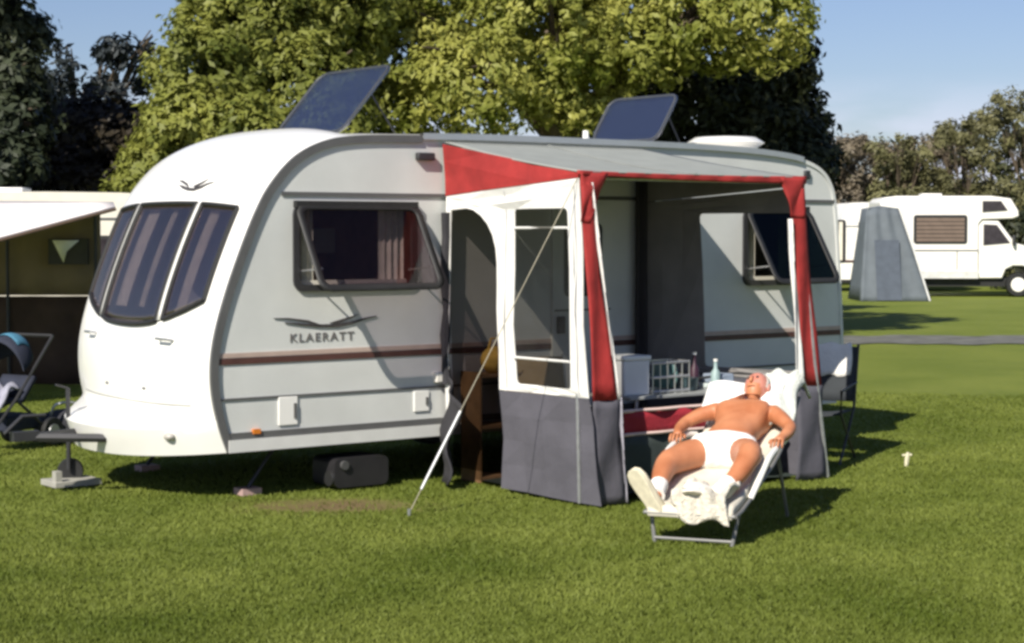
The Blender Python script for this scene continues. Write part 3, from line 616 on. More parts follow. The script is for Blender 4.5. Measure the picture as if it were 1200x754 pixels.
# ------------------------------------------------------------ the man
me_root = empty('person', L0, LA, 'shirtless sunbathing man in white shorts lying back on the lounger, feet towards the viewer', 'person')
def skinned(chains, name, mats, parent, sub=2):
    vs, rs, es, idx = [], [], [], {}
    for ch in chains:
        prev = None
        for key, p_, r_ in ch:
            if key in idx: k = idx[key]
            else: k = len(vs); vs.append(p_); rs.append(r_); idx[key] = k
            if prev is not None: es.append((prev, k))
            prev = k
    me = bpy.data.meshes.new(name + '_rig'); me.from_pydata(vs, es, [])
    ob = bpy.data.objects.new(name + '_rig', me); COL.objects.link(ob)
    ob.modifiers.new('s', 'SKIN').use_smooth_shade = True
    for i, sv in enumerate(me.skin_vertices[0].data):
        r_ = rs[i]; sv.radius = r_ if isinstance(r_, tuple) else (r_, r_)
        sv.use_root = i == 0
    sb = ob.modifiers.new('b', 'SUBSURF'); sb.levels = sub
    dg = bpy.context.evaluated_depsgraph_get(); dg.update()
    out = bpy.data.meshes.new_from_object(ob.evaluated_get(dg)); bpy.data.objects.remove(ob)
    out.name = name; out.materials.clear()
    for m_ in mats: out.materials.append(m_)
    o = bpy.data.objects.new(name, out); COL.objects.link(o); o.parent = parent
    out.polygons.foreach_set('use_smooth', [True] * len(out.polygons))
    return o
K = {}
def J(k, p_=None, r_=None):
    if p_ is not None: K[k] = (k, p_, r_)
    return K[k]
J('pel', (0, .86, .53), (.160, .115)); J('bel', (0, .98, .57), (.165, .125)); J('rib', (.005, 1.10, .61), (.165, .12)); J('che', (.012, 1.22, .672), (.17, .105)); J('nb', (.02, 1.33, .748), (.075, .07))
J('nk', (.03, 1.375, .785), .068); J('jaw', (.04, 1.42, .83), (.056, .060)); J('hd', (.045, 1.45, .865), (.060, .065)); J('crn', (.05, 1.46, .89), (.05, .055))
for s, n_ in ((-1, 'L'), (1, 'R')):
    J('sh' + n_, (s * .19 + .01, 1.27, .715), .070)
    J('hip' + n_, (s * .10, .78, .50), .105)
J('elL', (-.37, 1.10, .64), .045); J('wrL', (-.365, .90, .60), .031); J('haL', (-.345, .83, .585), (.040, .022)); J('uaL', (-.29, 1.19, .69), .055); J('faL', (-.375, 1.0, .615), .043)
J('elR', (.37, 1.08, .64), .045); J('wrR', (.355, .88, .59), .031); J('haR', (.35, .81, .58), (.040, .022)); J('uaR', (.29, 1.18, .68), .055); J('faR', (.37, .98, .61), .043)
J('thL', (-.21, .60, .485), .110); J('knL', (-.285, .37, .445), .084); J('caL', (-.27, .20, .385), .066); J('anL', (-.24, .03, .31), .042); J('ftL', (-.23, -.02, .29), .042)
J('thR', (.19, .62, .51), .110); J('knR', (.255, .42, .52), .084); J('caR', (.22, .26, .41), .066); J('anR', (.15, .08, .33), .042); J('ftR', (.14, .04, .32), .042)
body = skinned([[J('pel'), J('bel'), J('rib'), J('che'), J('nb'), J('nk'), J('jaw'), J('hd'), J('crn')],
    [J('che'), J('shL'), J('uaL'), J('elL'), J('faL'), J('wrL'), J('haL')], [J('che'), J('shR'), J('uaR'), J('elR'), J('faR'), J('wrR'), J('haR')],
    [J('pel'), J('hipL'), J('thL'), J('knL'), J('caL'), J('anL'), J('ftL')], [J('pel'), J('hipR'), J('thR'), J('knR'), J('caR'), J('anR'), J('ftR')]], 'body', [SKIN], me_root)
for v in body.data.vertices:                            # chest, belly and knee relief
    for c_, r_, a_ in (((-.085, 1.19, .78), .075, .020), ((.105, 1.19, .78), .075, .020), ((.01, 1.18, .79), .03, -.010), ((0, .99, .69), .11, .022), ((.0, .97, .71), .018, -.016), ((-.285, .39, .53), .05, .012), ((.255, .44, .60), .05, .012), ((0, 1.11, .70), .03, -.008)):
        q = (v.co - Vector(c_)).length / r_
        if q < 3: v.co += v.normal * a_ * math.exp(-q * q)
# fingers, nose and ears joined into the body mesh
ex = MB()
for s, n_ in ((-1, 'L'), (1, 'R')):
    h0 = Vector(K['ha' + n_][1])
    for i, (dx, ln) in enumerate(((-.030, .060), (-.010, .072), (.011, .068), (.030, .052))):
        b0 = h0 + Vector((dx, .0, .002)); ex.tube([b0, b0 + Vector((dx * .15, -ln * .6, .004)), b0 + Vector((dx * .2, -ln, -.022)), b0 + Vector((dx * .2, -ln * 1.1, -.045))], [.010, .0095, .0085, .006], 8)
    ex.tube([h0 + Vector((-s * .030, .03, 0)), h0 + Vector((-s * .052, -.0, -.004)), h0 + Vector((-s * .056, -.028, -.014))], [.012, .0105, .008], 8)
HM = Matrix.Translation((.045, 1.445, .865)) @ Matrix.Rotation(R(-46), 4, 'X') @ Matrix.Rotation(R(-12), 4, 'Z')   # head frame: x right, -y... face looks along local -Y/up
def hp(x, y, z): return HM @ Vector((x, y, z))
def headf(u, v):
    a = 2 * math.pi * u; b_ = math.pi * (v * .998 + .001); x, y, z = math.cos(a) * math.sin(b_), math.sin(a) * math.sin(b_), math.cos(b_)
    jw_ = 1 - .22 * max(0, -z) ** 1.2
    return hp(.086 * x * jw_, .10 * y * (1 - .08 * max(0, -z)) + .008 - .012 * max(0, -z), .122 * z)
ex.grid(headf, 24, 16)
ex.tube([hp(0, -.082, .035), hp(0, -.100, .005), hp(0, -.108, -.012), hp(0, -.088, -.022)], [.008, .012, .015, .010], 8)
for s in (-1, 1): ex.ball(hp(s * .088, .010, .0), (.012, .022, .034), Matrix.Rotation(R(-46), 3, 'X'))
ex.tube([hp(-.026, -.082, -.052), hp(0, -.095, -.050), hp(.026, -.082, -.052)], [.005, .008, .005], 6)
em = bpy.data.meshes.new('x'); em.from_pydata([tuple(v) for v in ex.v], [], ex.f)
bm = bmesh.new(); bm.from_mesh(body.data); bm.from_mesh(em); bmesh.ops.recalc_face_normals(bm, faces=bm.faces); bm.to_mesh(body.data); bm.free()
body.data.materials.append(mat('sunburnt_face', (.52, .17, .11), .5, .1, 12, c2=(.64, .28, .21)))
for p_ in body.data.polygons:
    if (p_.center - HM.translation).length < .135 and p_.center.y > 1.37: p_.material_index = 1
body.data.polygons.foreach_set('use_smooth', [True] * len(body.data.polygons))
for s in (-1, 1): MB().ball(hp(s * .033, -.084, .026), .010).build('eye', mat('eye_dark', (.05, .03, .025), .3), me_root)
def hairf(u, v):                                      # short grey hair over the crown and back of the head
    a = R(-20 + 220 * u); b_ = R(12 + 88 * v) if True else 0
    return hp(.090 * math.cos(a) * math.sin(b_), .104 * math.sin(a) * math.sin(b_) + .010, .124 * math.cos(b_) + .004)
MB().grid(hairf, 20, 10).build('hair', mat('grey_hair', (.50, .47, .43), .8, .25, 40, bump=.8, bscale=80), me_root, solid=.008)
sh = skinned([[('a', (0, .93, .56), (.176, .127)), ('b', (0, .85, .53), (.178, .132))], [('b', (0, .85, .53), (.178, .132)), ('hl', (-.105, .76, .495), .136), ('tl', (-.195, .62, .485), .138)],
              [('b', (0, .85, .53), (.178, .132)), ('hr', (.105, .76, .495), .136), ('tr', (.178, .64, .51), .138)]], 'shorts', [mat('white_shorts', (.86, .84, .80), .9, .03, 8, bump=.4, bscale=20)], me_root)
def shoe(c, toe, side, m, sole_m):                    # c heel point, toe direction (unit), side normal -> sole faces the viewer
    o = MB(); T = Vector(toe).normalized(); U = Vector(side).normalized(); S = T.cross(U).normalized()
    secs = [(l * 1.02, w_ * 1.25, h_ * 1.2) for l, w_, h_ in [(-.03, .030, .045), (.0, .038, .055), (.07, .036, .050), (.15, .044, .044), (.22, .046, .036), (.265, .034, .024), (.285, .012, .010)]]
    b0 = 0
    for (l, w_, h_) in secs:
        for k in range(12):
            a_ = 2 * math.pi * k / 12; o.v.append(Vector(c) + T * l + S * w_ * math.cos(a_) + U * max(-.022, h_ * math.sin(a_)))
    for i in range(len(secs) - 1):
        for k in range(12): a_, b_ = i * 12 + k, i * 12 + (k + 1) % 12; o.f.append((a_, b_, b_ + 12, a_ + 12))
    o.f += [tuple(range(12)), tuple(range(72, 84))]
    ob = o.build('shoe', m, me_root)
    s2 = MB(); 
    for (l, w_, h_) in secs:
        for z in (-.020, -.038): 
            for sg in (-1, 1): s2.v.append(Vector(c) + T * l + S * sg * (w_ + .004) + U * z)
    for i in range(len(secs) - 1):
        a_ = i * 4
        s2.f += [(a_, a_ + 1, a_ + 5, a_ + 4), (a_ + 2, a_ + 6, a_ + 7, a_ + 3), (a_, a_ + 4, a_ + 6, a_ + 2), (a_ + 1, a_ + 3, a_ + 7, a_ + 5)]
    s2.f += [(0, 2, 3, 1), (24, 25, 27, 26)]
    s2.build('sole', sole_m, ob, bevel=.006)
SHM = mat('cream_shoe', (.66, .60, .44), .7, .12, 14); SOLE = mat('pale_sole', (.62, .57, .42), .8, .15, 20)
shoe((-.215, -.05, .225), (-.52, -.12, .86), (.25, .95, .30), SHM, SOLE)
shoe((.13, .10, .285), (-.40, -.66, .28), (-.05, .45, .85), mat('white_shoe', (.82, .78, .70), .7, .06, 14), mat('white_sole', (.80, .74, .64), .8, .1, 20))
for (k1, k2) in (('anL', 'caL'), ('anR', 'caR')):
    p1, p2 = Vector(K[k1][1]), Vector(K[k2][1]); MB().tube([p1 + (p1 - p2) * .2, p1.lerp(p2, .2), p1.lerp(p2, .5)], [.052, .052, .060], 12).build('sock', mat('white_sock', (.82, .80, .76), .95), me_root)

# ------------------------------------------------------------ pushchair at the left edge
P0 = Vector((-4.62, 16.4, 0))
pc = empty('pushchair', P0, R(-30), 'dark pushchair with pale blue hood and white blanket at the left edge', 'pushchair')
BL = mat('blue_hood_cloth', (.05, .17, .26), .8, .2, 9); NV = mat('navy_cloth', (.018, .022, .04), .85, .2)
def hood(u, v):
    a = math.pi * u; b_ = math.pi * (.05 + .55 * v)
    return Vector((.24 * math.cos(a), .05 + .30 * math.sin(a) * math.cos(b_) * .9, .70 + .32 * math.sin(a) * math.sin(b_ + .3)))
MB().grid(hood, 14, 8).build('hood', NV, pc, solid=.01)
MB().grid(lambda u, v: hood(.25 + .5 * u, .3 + .5 * v) * 1 + Vector((0, -.004, .014)), 8, 6).build('hood_panel', BL, pc, solid=.006)
MB().grid(lambda u, v: (-.2 + .4 * u, -.18 + .42 * v, .40 + .04 * math.sin(v * 4) + .30 * max(0, v - .6) * 2.2), 8, 10).build('seat', NV, pc, solid=.04)
MB().grid(lambda u, v: (-.14 + .34 * u + .03 * math.sin(v * 6), -.26 + .32 * v, .56 - .20 * (1 - v) ** 2 + .03 * math.sin(u * 11 + v * 6)), 12, 12).build('blanket', mat('lilac_white_cloth', (.30, .30, .36), .95, .15, 12, bump=.6, bscale=20), pc, solid=.025)
for s in (-1, 1):
    MB().tube([(s * .24, -.40, .12), (s * .24, -.05, .45), (s * .24, .42, 1.0)], .014, 6).tube([(s * .24, .36, .14), (s * .24, -.05, .45)], .014, 6).build('frame', DARK, pc)
    for y in (-.42, .38):
        w_ = MB().disc((s * .26, y, .13), (1, 0, 0), .13, .05, 22).build('wheel', BLACK, pc); MB().disc((s * .26, y, .13), (1, 0, 0), .07, .06, 12).build('hub', STEEL, w_)
MB().tube([(-.24, .42, 1.0), (.24, .42, 1.0)], .018, 6).build('handlebar', BLACK, pc)
MB().box(-.19, .19, -.12, .28, .16, .30).build('basket', NV, pc, bevel=.02)
b = empty('holdall', Vector((-4.15, 16.9, 0)), R(20), 'dark soft holdall on the grass beside the pushchair', 'bag')
MB().ball((0, 0, .15), (.30, .16, .16)).build('bag_body', mat('dark_holdall', (.035, .035, .045), .85, .3, 14, bump=.6, bscale=14), b)
MB().tube(catmull([(-.15, -.08, .24), (-.1, -.1, .36), (.1, -.1, .36), (.15, -.08, .24)], 3), .012, 6).build('handle', STEEL, b)

# ------------------------------------------------------------ neighbours on the left
na = empty('neighbour_awning', (-6.6, 22, 0), 0, 'white canopied awning with tan walls at the left edge behind the caravan', 'awning')
o_ = Vector((-6.6, 22, 0))
P1, P2, Q2, Q1 = atp(-190, 235, 23.5), atp(134, 238, 23.5), atp(136, 242.5, 21.6), atp(-190, 330, 18.6)
MB().grid(lambda u, v: P1.lerp(P2, u).lerp(Q1.lerp(Q2, u), v) - Vector((0, 0, .05 * math.sin(math.pi * v) * math.sin(math.pi * u))), 16, 10).build('canopy', mat('white_canopy', (.82, .76, .74), .8, .04), na, o_, solid=.02)
MB().tube([Q1 - Vector((0, 0, .03)), Q2 - Vector((0, 0, .03))], .02, 6).build('canopy_edge', mat('brown_edge', (.14, .09, .06), .7), na, o_)
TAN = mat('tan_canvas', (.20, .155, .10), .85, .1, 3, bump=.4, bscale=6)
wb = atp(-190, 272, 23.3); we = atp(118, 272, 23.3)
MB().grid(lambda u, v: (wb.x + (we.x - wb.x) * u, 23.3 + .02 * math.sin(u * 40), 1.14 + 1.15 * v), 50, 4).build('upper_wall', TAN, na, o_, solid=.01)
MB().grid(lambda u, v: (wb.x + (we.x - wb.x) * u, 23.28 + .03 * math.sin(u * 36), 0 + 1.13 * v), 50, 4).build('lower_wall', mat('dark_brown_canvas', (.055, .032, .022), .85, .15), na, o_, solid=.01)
for px in (9, 112): MB().tube([atp(px, 272, 23.2) * Vector((1, 1, 0)).length if False else Vector((atp(px, 0, 23.2).x, 23.2, 0)), Vector((atp(px, 0, 23.2).x, 23.2, 2.2))], .022, 6).build('pole', DARK, na, o_)
a_, b_ = atp(58, 310, 23.24), atp(104, 280, 23.24)
fw = MB().box(a_.x, b_.x, 23.19, 23.27, a_.z, b_.z).build('window', DARK, na, o_)
MB().add([(a_.x + .06, 23.17, b_.z - .02), (b_.x - .1, 23.17, b_.z - .02), (b_.x - .26, 23.17, b_.z - .16), (a_.x + .2, 23.17, a_.z + .02)], [(0, 1, 2, 3)]).build('curtain', mat('white_curtain', (.95, .95, .92), .7), fw, o_, solid=.01)
def simple_caravan(name, loc, rz, L_, label, wins, top=2.55, m=WHITE, front=.25, grp=None):
    c = empty(name, loc, rz, label, 'caravan', grp)
    pr = [(0.05, .38), (-.02, .9), (.10, 1.5), (front + .05, 2.1), (front + .35, top - .12), (front + .8, top)] + [(L_ - .7, top), (L_ - .25, top - .12), (L_ - .05, top - .5), (L_, 1.4), (L_ - .02, .38)]
    pr = [(q.x, q.y) for q in catmull(pr, 3)]
    MB().prism(pr, lambda x, z, t: (x, t, z), 0, 2.1).build('body', m, c)
    MB().box(.02, L_ - .02, -.02, 0, .95, 1.02).build('side_stripe', STRIPE, c, smooth=False)
    MB().box(.3, L_ - .3, -.012, 0, 2.12, 2.15).build('moulding', GREYTRIM, c, smooth=False)
    for (a, b2, z0, z1) in wins:
        f_ = MB().prism(rrect(a, b2, z0, z1, .08), lambda x, z, t: (x, t, z), -.03, 0).build('window', BLACK, c)
        MB().prism(rrect(a + .05, b2 - .05, z0 + .05, z1 - .05, .05), lambda x, z, t: (x, t, z), -.036, -.031).build('pane', mat('dark_pane', (.035, .03, .035), .08, .3), f_)
        MB().box(a + .08, a + .2, -.04, -.037, z0 + .07, z1 - .07).build('curtain', CURT, f_)
    for x in (L_ * .52,):
        w2 = MB().disc((x, .1, .31), (0, 1, 0), .31, .2, 20).build('wheel', BLACK, c); MB().disc((x, .0, .31), (0, 1, 0), .18, .04, 14).build('rim', ALU, w2)
    MB().box(.3, L_ - .3, .02, 2.05, .28, .40).build('chassis', BLACK, c)
    MB().box(L_ * .45, L_ * .45 + .5, .7, 1.2, top, top + .09).build('roof_vent', WHITE, c, bevel=.02)
    return c
simple_caravan('neighbour_caravan', (-9.8, 25.6, 0), 0, 5.0, 'cream caravan roofline showing above the white canopy at the left', [(3.0, 4.2, 1.2, 1.9)], 2.50, CREAM)

# ------------------------------------------------------------ neighbours on the right
simple_caravan('far_caravan', (10.45, 60.0, 0), R(2), 4.4, 'white far caravan partly hidden by the blue-grey tent', [(.22, .52, .95, 2.35), (.95, 1.25, 1.2, 2.3)], 2.92, m=mat('far_white', (.78, .77, .74), .4))
mo = empty('motorhome', (11.1, 55, 0), R(-2), 'white motorhome with overcab bed and brown-blinded window parked far right', 'motorhome')
MW = mat('motorhome_white', (.80, .78, .74), .35, .03)
bd = [(0, .55), (0, 2.85), (.12, 2.98), (.5, 3.03), (3.3, 3.03), (3.9, 2.95), (4.12, 2.6), (4.15, 2.42), (3.95, 2.35), (3.05, 2.32), (2.95, 2.2), (2.95, .55)]
MB().prism(bd, lambda x, z, t: (x, t, z), 0, 2.2).build('body', MW, mo, bevel=.03)
cb = [(2.97, .55), (2.97, 2.30), (3.55, 2.28), (4.05, 1.62), (4.75, 1.42), (4.95, 1.2), (5.0, .6), (4.62, .55), (4.52, .82), (4.3, .93), (4.0, .93), (3.78, .82), (3.68, .55)]
cab = MB().prism(cb, lambda x, z, t: (x, .06 + t, z), 0, 2.0).build('cab', MW, mo, bevel=.03)
MB().prism([(3.1, 1.55), (3.1, 2.18), (3.5, 2.16), (3.9, 1.62)], lambda x, z, t: (x, .05 + t, z), -.012, 0).build('cab_window', mat('dark_pane', (0, 0, 0)), cab)
for x in (4.15, .9):
    w2 = MB().disc((x, .12, .36), (0, 1, 0), .36, .24, 24).build('wheel', BLACK, mo); MB().disc((x, .01, .36), (0, 1, 0), .22, .06, 16).build('hubcap', MW, w2)
w2 = MB().prism(rrect(1.0, 2.6, 1.60, 2.46, .08), lambda x, z, t: (x, t, z), -.03, 0).build('window', BLACK, mo)
for k in range(6): MB().box(1.08, 2.52, -.045, -.031, 1.66 + k * .122, 1.76 + k * .122).build('blind_slat', mat('brown_blind', (.16, .115, .09), .6, .1), w2)
w2 = MB().prism([(3.05, 2.55), (3.05, 2.88), (3.6, 2.88), (3.8, 2.6)], lambda x, z, t: (x, t, z), -.03, 0).build('overcab_window', mat('dark_pane', (0, 0, 0)), mo)
MB().box(0, 2.95, -.02, 0, 1.38, 1.41).build('side_moulding', GREYTRIM, mo, smooth=False)
MB().box(0, 2.95, -.03, 0, .55, .78).build('skirt', mat('pale_skirt', (.6, .6, .58), .5), mo, smooth=False)
MB().box(2.3, 2.32, -.012, 0, .8, 1.38).build('panel_joint', GREYTRIM, mo)
MB().box(4.75, 5.03, .02, .25, .95, 1.12).build('headlight', mat('lamp_lens', (0, 0, 0)), cab, bevel=.02)
MB().box(4.6, 5.06, .02, 2.1, .5, .72).build('bumper', DARK, cab, bevel=.03)
MB().box(.3, 4.6, .2, 2.0, .3, .56).build('chassis', BLACK, mo)
MB().box(3.95, 4.02, -.14, .02, 1.55, 1.85).build('mirror', DARK, cab, bevel=.02)
MB().box(1.4, 2.0, .8, 1.4, 3.03, 3.12).build('roof_vent', MW, mo, bevel=.02)
tn = empty('annex_tent', (10.6, 52.3, 0), 0, 'blue-grey pointed annex tent in front of the motorhome', 'tent')
TB = mat('blue_grey_canvas', (.10, .118, .135), .8, .12, 3, bump=.4, bscale=3)
bas = [(-.85, -.9), (1.35, -.9), (1.35, 1.1), (-.85, 1.1)]
MB().grid(lambda u, v: (Vector((-.75 + 1.95 * u, -.9, 0)).lerp(Vector((-.45 + .90 * u, -.1, 2.60 + .05 * math.sin(math.pi * u))), v ** 1.15) + Vector((0, .03 * math.sin(u * 19), 0))), 20, 12).build('front_wall', TB, tn, solid=.01)
MB().grid(lambda u, v: Vector((1.20, -.9 + 2 * u, 0)).lerp(Vector((.45, -.1 + .8 * u, 2.62)), v), 8, 6).build('side_wall', TB, tn, solid=.01)
MB().grid(lambda u, v: Vector((-.75, -.9 + 2 * u, 0)).lerp(Vector((-.45, -.1 + .8 * u, 2.62)), v), 8, 6).build('side_wall', TB, tn, solid=.01)
MB().add([(-.45, -.1, 2.62), (.45, -.1, 2.62), (.45, .7, 2.62), (-.45, .7, 2.62), (0, .3, 2.70)], [(0, 1, 4), (1, 2, 4), (2, 3, 4), (3, 0, 4)]).build('roof', TB, tn)
MB().tube([(1.2, -.9, 0), (.52, -.12, 2.6)], .03, 6).build('pole', mat('pale_tape', (.6, .6, .58), .6), tn)
MB().grid(lambda u, v: Vector((-.3 + .7 * u, -.95 + .48 * v, 1.7 * v + .02)), 3, 3).build('door_panel', mat('dark_canvas', (.07, .085, .11), .85), tn)

# ------------------------------------------------------------ trees
def leafmat(name, c, c2, tr=.3, sc=1.1): return mat(name, c, .55, .2, sc, c2=c2, trans=tr, spec=.3)
BARK = mat('bark', (.10, .075, .05), .9, .3, 6, bump=.8, bscale=12)
def crown(blobs, n, leaf, seed, thick=.35, droop=0.):
    """leaves in clumps spread over many overlapping blobs (cx,cy,cz,rx,ry,rz)"""
    g_ = np.random.default_rng(seed); blobs = np.array(blobs, float)
    vol = (blobs[:, 3] * blobs[:, 5]) ** 1.0; pb = vol / vol.sum()
    ncl = max(20, n // 55); bi = g_.choice(len(blobs), ncl, p=pb)
    d_ = g_.normal(size=(ncl, 3)); d_ /= np.linalg.norm(d_, axis=1)[:, None]
    rad = 1 - thick * g_.random(ncl) ** 1.5
    cc = blobs[bi, :3] + d_ * blobs[bi, 3:] * rad[:, None]
    cr = (leaf * 2.2) * (.6 + .9 * g_.random(ncl))
    li = g_.choice(ncl, n); dl = g_.normal(size=(n, 3)); dl /= np.linalg.norm(dl, axis=1)[:, None]
    pos = cc[li] + dl * cr[li][:, None] * (g_.random(n)[:, None] ** .5)
    nrm = dl * .7 + d_[li] * .7 + g_.normal(size=(n, 3)) * .45 + np.array([0, 0, .35]); nrm /= np.linalg.norm(nrm, axis=1)[:, None]
    t = np.cross(nrm, g_.normal(size=(n, 3))); t /= np.linalg.norm(t, axis=1)[:, None]; b_ = np.cross(nrm, t)
    sz = leaf * (.55 + .8 * g_.random(n))[:, None]
    V = np.empty((n, 4, 3)); V[:, 0] = pos - t * sz * .7; V[:, 1] = pos + b_ * sz * .33; V[:, 2] = pos + t * sz * .7 + nrm * sz * -.1; V[:, 3] = pos - b_ * sz * .33
    return V
def tree(name, label, base, h, blobs, n, leaf, m, seed, trunk_r=.25, cat='tree', thick=.35, group=None, limbs=7):
    e = empty(name, base, 0, label, cat, group); rel = [(b[0] - base[0], b[1] - base[1], b[2], *b[3:]) for b in blobs]
    bulk('crown', crown(rel, n, leaf, seed, thick), 4, m, e)
    r_ = random.Random(seed); tb = MB()
    tops = rel[:limbs] if len(rel) > 1 else rel
    hh = min(b[2] for b in rel) + .3; hh = max(.8, min(hh, h * .5))
    tb.tube([(0, 0, -.05), (.05, 0, hh * .5), (-.04, .05, hh), (0, 0, h * .75)], [trunk_r * 1.2, trunk_r, trunk_r * .85, trunk_r * .25], 10)
    for b in tops:
        mid = Vector((b[0] * .45, b[1] * .45, (hh + b[2]) * .5)); tb.tube([(0, 0, hh * .8), mid, Vector(b[:3])], [trunk_r * .5, trunk_r * .3, trunk_r * .1], 6)
        for k in range(3):
            q = Vector((b[0] + r_.uniform(-.8, .8) * b[3], b[1] + r_.uniform(-.7, .7) * b[4], b[2] + r_.uniform(-.3, .8) * b[5])); tb.tube([mid, mid.lerp(q, .6) + Vector((0, 0, .2)), q], [trunk_r * .2, trunk_r * .12, .015], 5)
    tb.build('trunk', BARK, e); return e
def px_blobs(lst, seed, jit=.0):                       # (px, py, Y, radius px) -> world blobs
    out = []; r_ = random.Random(seed)
    for (px, py, Y_, rp) in lst:
        q = atp(px, py, Y_); rr_ = rp / F * Y_; out.append((q.x, q.y + r_.uniform(-.6, .6), max(.4, q.z), rr_, rr_ * .9, rr_ * .9))
    return out
YG = leafmat('yellow_green_leaf', (.15, .19, .018), (.45, .44, .11), .36)
MG = leafmat('mid_green_leaf', (.10, .13, .018), (.31, .32, .07), .33)
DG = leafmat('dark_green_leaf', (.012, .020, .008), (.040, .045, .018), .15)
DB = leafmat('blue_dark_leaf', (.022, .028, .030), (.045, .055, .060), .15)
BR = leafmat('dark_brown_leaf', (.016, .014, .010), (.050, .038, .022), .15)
OL = leafmat('olive_brown_leaf', (.12, .10, .07), (.30, .25, .18), .2)  # far hedgerow leaves, brown and olive, lightened in colour in place of haze
OG = leafmat('olive_green_leaf', (.09, .09, .04), (.23, .22, .10), .25)
tree('broadleaf_tree', 'large yellow-green leafy tree filling the sky behind the caravan roof', (.9, 33, 0), 10,
     px_blobs([(480, 60, 31.5, 85), (560, -20, 33, 110), (640, 40, 31.5, 95), (740, -10, 32.5, 110), (830, 15, 31.5, 80), (885, 30, 32, 62), (560, 100, 31, 80), (660, 100, 31, 60), (470, 130, 31.5, 55), (640, -120, 33, 130), (800, -110, 33, 120), (900, -50, 33, 80), (740, 65, 31.2, 60), (440, -30, 32.5, 80), (400, 40, 32, 60)], 3), 105000, .105, YG, 21, .35)
tree('broadleaf_tree', 'mid green leafy tree left of centre with its crown reaching the ground', (-4.4, 30, 0), 9,
     px_blobs([(300, 40, 29.5, 85), (250, 90, 29, 70), (360, 110, 29, 75), (230, 160, 28.5, 62), (300, 170, 28.5, 65), (190, 205, 28.3, 48), (330, -50, 30, 100), (260, -10, 29.5, 55), (400, 0, 30, 80), (170, 235, 28.2, 40), (250, 225, 28.3, 50), (390, 160, 28.8, 50)], 4), 70000, .10, MG, 22, .3)
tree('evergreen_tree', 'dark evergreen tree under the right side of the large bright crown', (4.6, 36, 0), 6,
     px_blobs([(880, 110, 35, 55), (820, 120, 34.5, 60), (930, 110, 35, 34), (900, 150, 34.5, 60), (760, 130, 34.2, 50), (945, 150, 35, 38), (700, 140, 34, 50), (920, 80, 35, 34), (860, 190, 34, 60), (940, 195, 34.5, 45), (925, 250, 34, 45), (900, 310, 34, 50), (850, 260, 34, 55), (790, 240, 34, 55), (925, 360, 34, 40)], 5), 48000, .13, DG, 23, .3)  # low clumps hidden behind the caravan, added to fill out the ground shadow
tree('conifer_tree', 'tall dark conifer at the far left edge of the picture', (-9.0, 31, 0), 9,
     px_blobs([(10, 40, 30.5, 42), (-10, 100, 30.3, 60), (20, 150, 30, 42), (-20, -30, 30.5, 60), (15, 200, 30, 45), (30, 90, 30, 24)], 6), 15000, .13, leafmat('conifer_leaf', (.020, .030, .016), (.050, .060, .030), .15), 24, .25)
tree('dark_tree', 'dense dark brown-green tree between the conifer and the mid green tree', (-7.6, 34, 0), 5,
     px_blobs([(90, 165, 33, 52), (140, 170, 33, 45), (60, 195, 32.6, 45), (120, 150, 33.4, 32), (155, 145, 33.4, 24), (100, 225, 32.6, 60), (150, 215, 32.8, 50), (70, 150, 33, 24)], 7), 20000, .13, BR, 25, .25)
tree('pine_tree', 'thin-crowned bluish pine with sky showing through at upper left', (-9.8, 42, 0), 7,
     px_blobs([(85, 70, 41, 20), (118, 62, 41, 20), (152, 66, 41, 20), (176, 60, 41, 15), (78, 98, 41, 18), (184, 44, 41, 9), (112, 98, 41, 18), (140, 112, 41, 20), (165, 98, 41, 18), (60, 120, 41, 22)], 8), 1900, .15, DB, 26, .18, thick=.9)
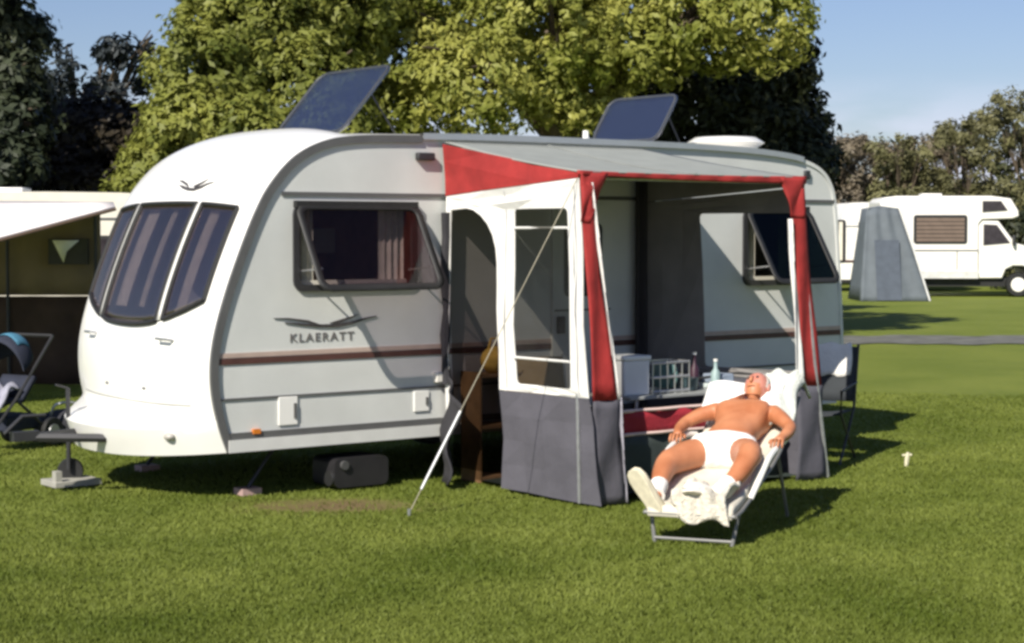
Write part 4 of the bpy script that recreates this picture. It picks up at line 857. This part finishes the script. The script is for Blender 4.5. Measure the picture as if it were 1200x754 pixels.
for i, (px, top, w_, m_, lb) in enumerate(((965, 160, 40, OL, 'olive-brown bush directly behind the caravan rear roofline'), (1010, 165, 38, OL, 'brown twiggy bush above the far white caravan'), (1052, 160, 36, OG, 'olive bush above the blue-grey tent'),
        (1092, 162, 36, OL, 'brown bush left of the motorhome roof middle'), (1130, 145, 40, OG, 'taller olive bush above the motorhome window'), (1170, 130, 45, OG, 'green-brown tree rising above the motorhome cab'), (1215, 118, 60, OG, 'green tree cut off by the right edge of the picture'))):
    Y_ = 68 + (i % 2) * 3; r_ = random.Random(40 + i)
    bl = [(px + r_.uniform(-.95, .95) * w_, top + 10 + r_.uniform(0, 1) * 95 * (k / 20), Y_ + r_.uniform(-1.5, 1.5), w_ * r_.uniform(.18, .42)) for k in range(21)] + [(px + dx, 245 + dy, Y_ - 1, w_ * .8) for dx in (-20, 22) for dy in (0, 45)]
    tree('hedgerow_tree', lb, ((px - 600) / F * Y_, Y_, 0), 5, px_blobs(bl, i), 14000, .12, m_, 60 + i, .1, group='trees along the far hedgerow')
tree('dark_shrub', 'dark shrub behind the motorhome cab at the right edge', at(1200, 62, 0), 3, px_blobs([(1190, 275, 62, 40), (1225, 290, 62, 60), (1180, 310, 62, 25)], 9), 5000, .16, DG, 71, .1, 'shrub')  # dark green leaf colour all over
tree('evergreen_tree', 'added second dark evergreen behind the caravan rear, there to cast shadow on the grass', (6.6, 44, 0), 4, px_blobs([(900, 215, 44, 50), (925, 250, 44.5, 45), (935, 300, 44, 35), (890, 290, 44, 50), (930, 205, 44.5, 38), (935, 345, 45, 32), (860, 260, 43, 45)], 12), 24000, .13, DG, 77, .25)  # mostly hidden tree, added to throw its shadow on the far grass
# far woodland closing the view
V = crown([(x, 95 + 6 * math.sin(x), 2.0 + 1.2 * math.sin(x * .37), 4, 3, 2.6 + .8 * math.sin(x * 1.7)) for x in np.arange(-75, 76, 4.5)], 60000, .45, 90, .3)
tag(bulk('far_woodland', V, 4, leafmat('far_leaf', (.05, .06, .025), (.12, .125, .05), .2, .3)), 'far belt of trees closing the horizon', 'woodland', None, 'stuff')
# clipped hedge behind the left-hand neighbours
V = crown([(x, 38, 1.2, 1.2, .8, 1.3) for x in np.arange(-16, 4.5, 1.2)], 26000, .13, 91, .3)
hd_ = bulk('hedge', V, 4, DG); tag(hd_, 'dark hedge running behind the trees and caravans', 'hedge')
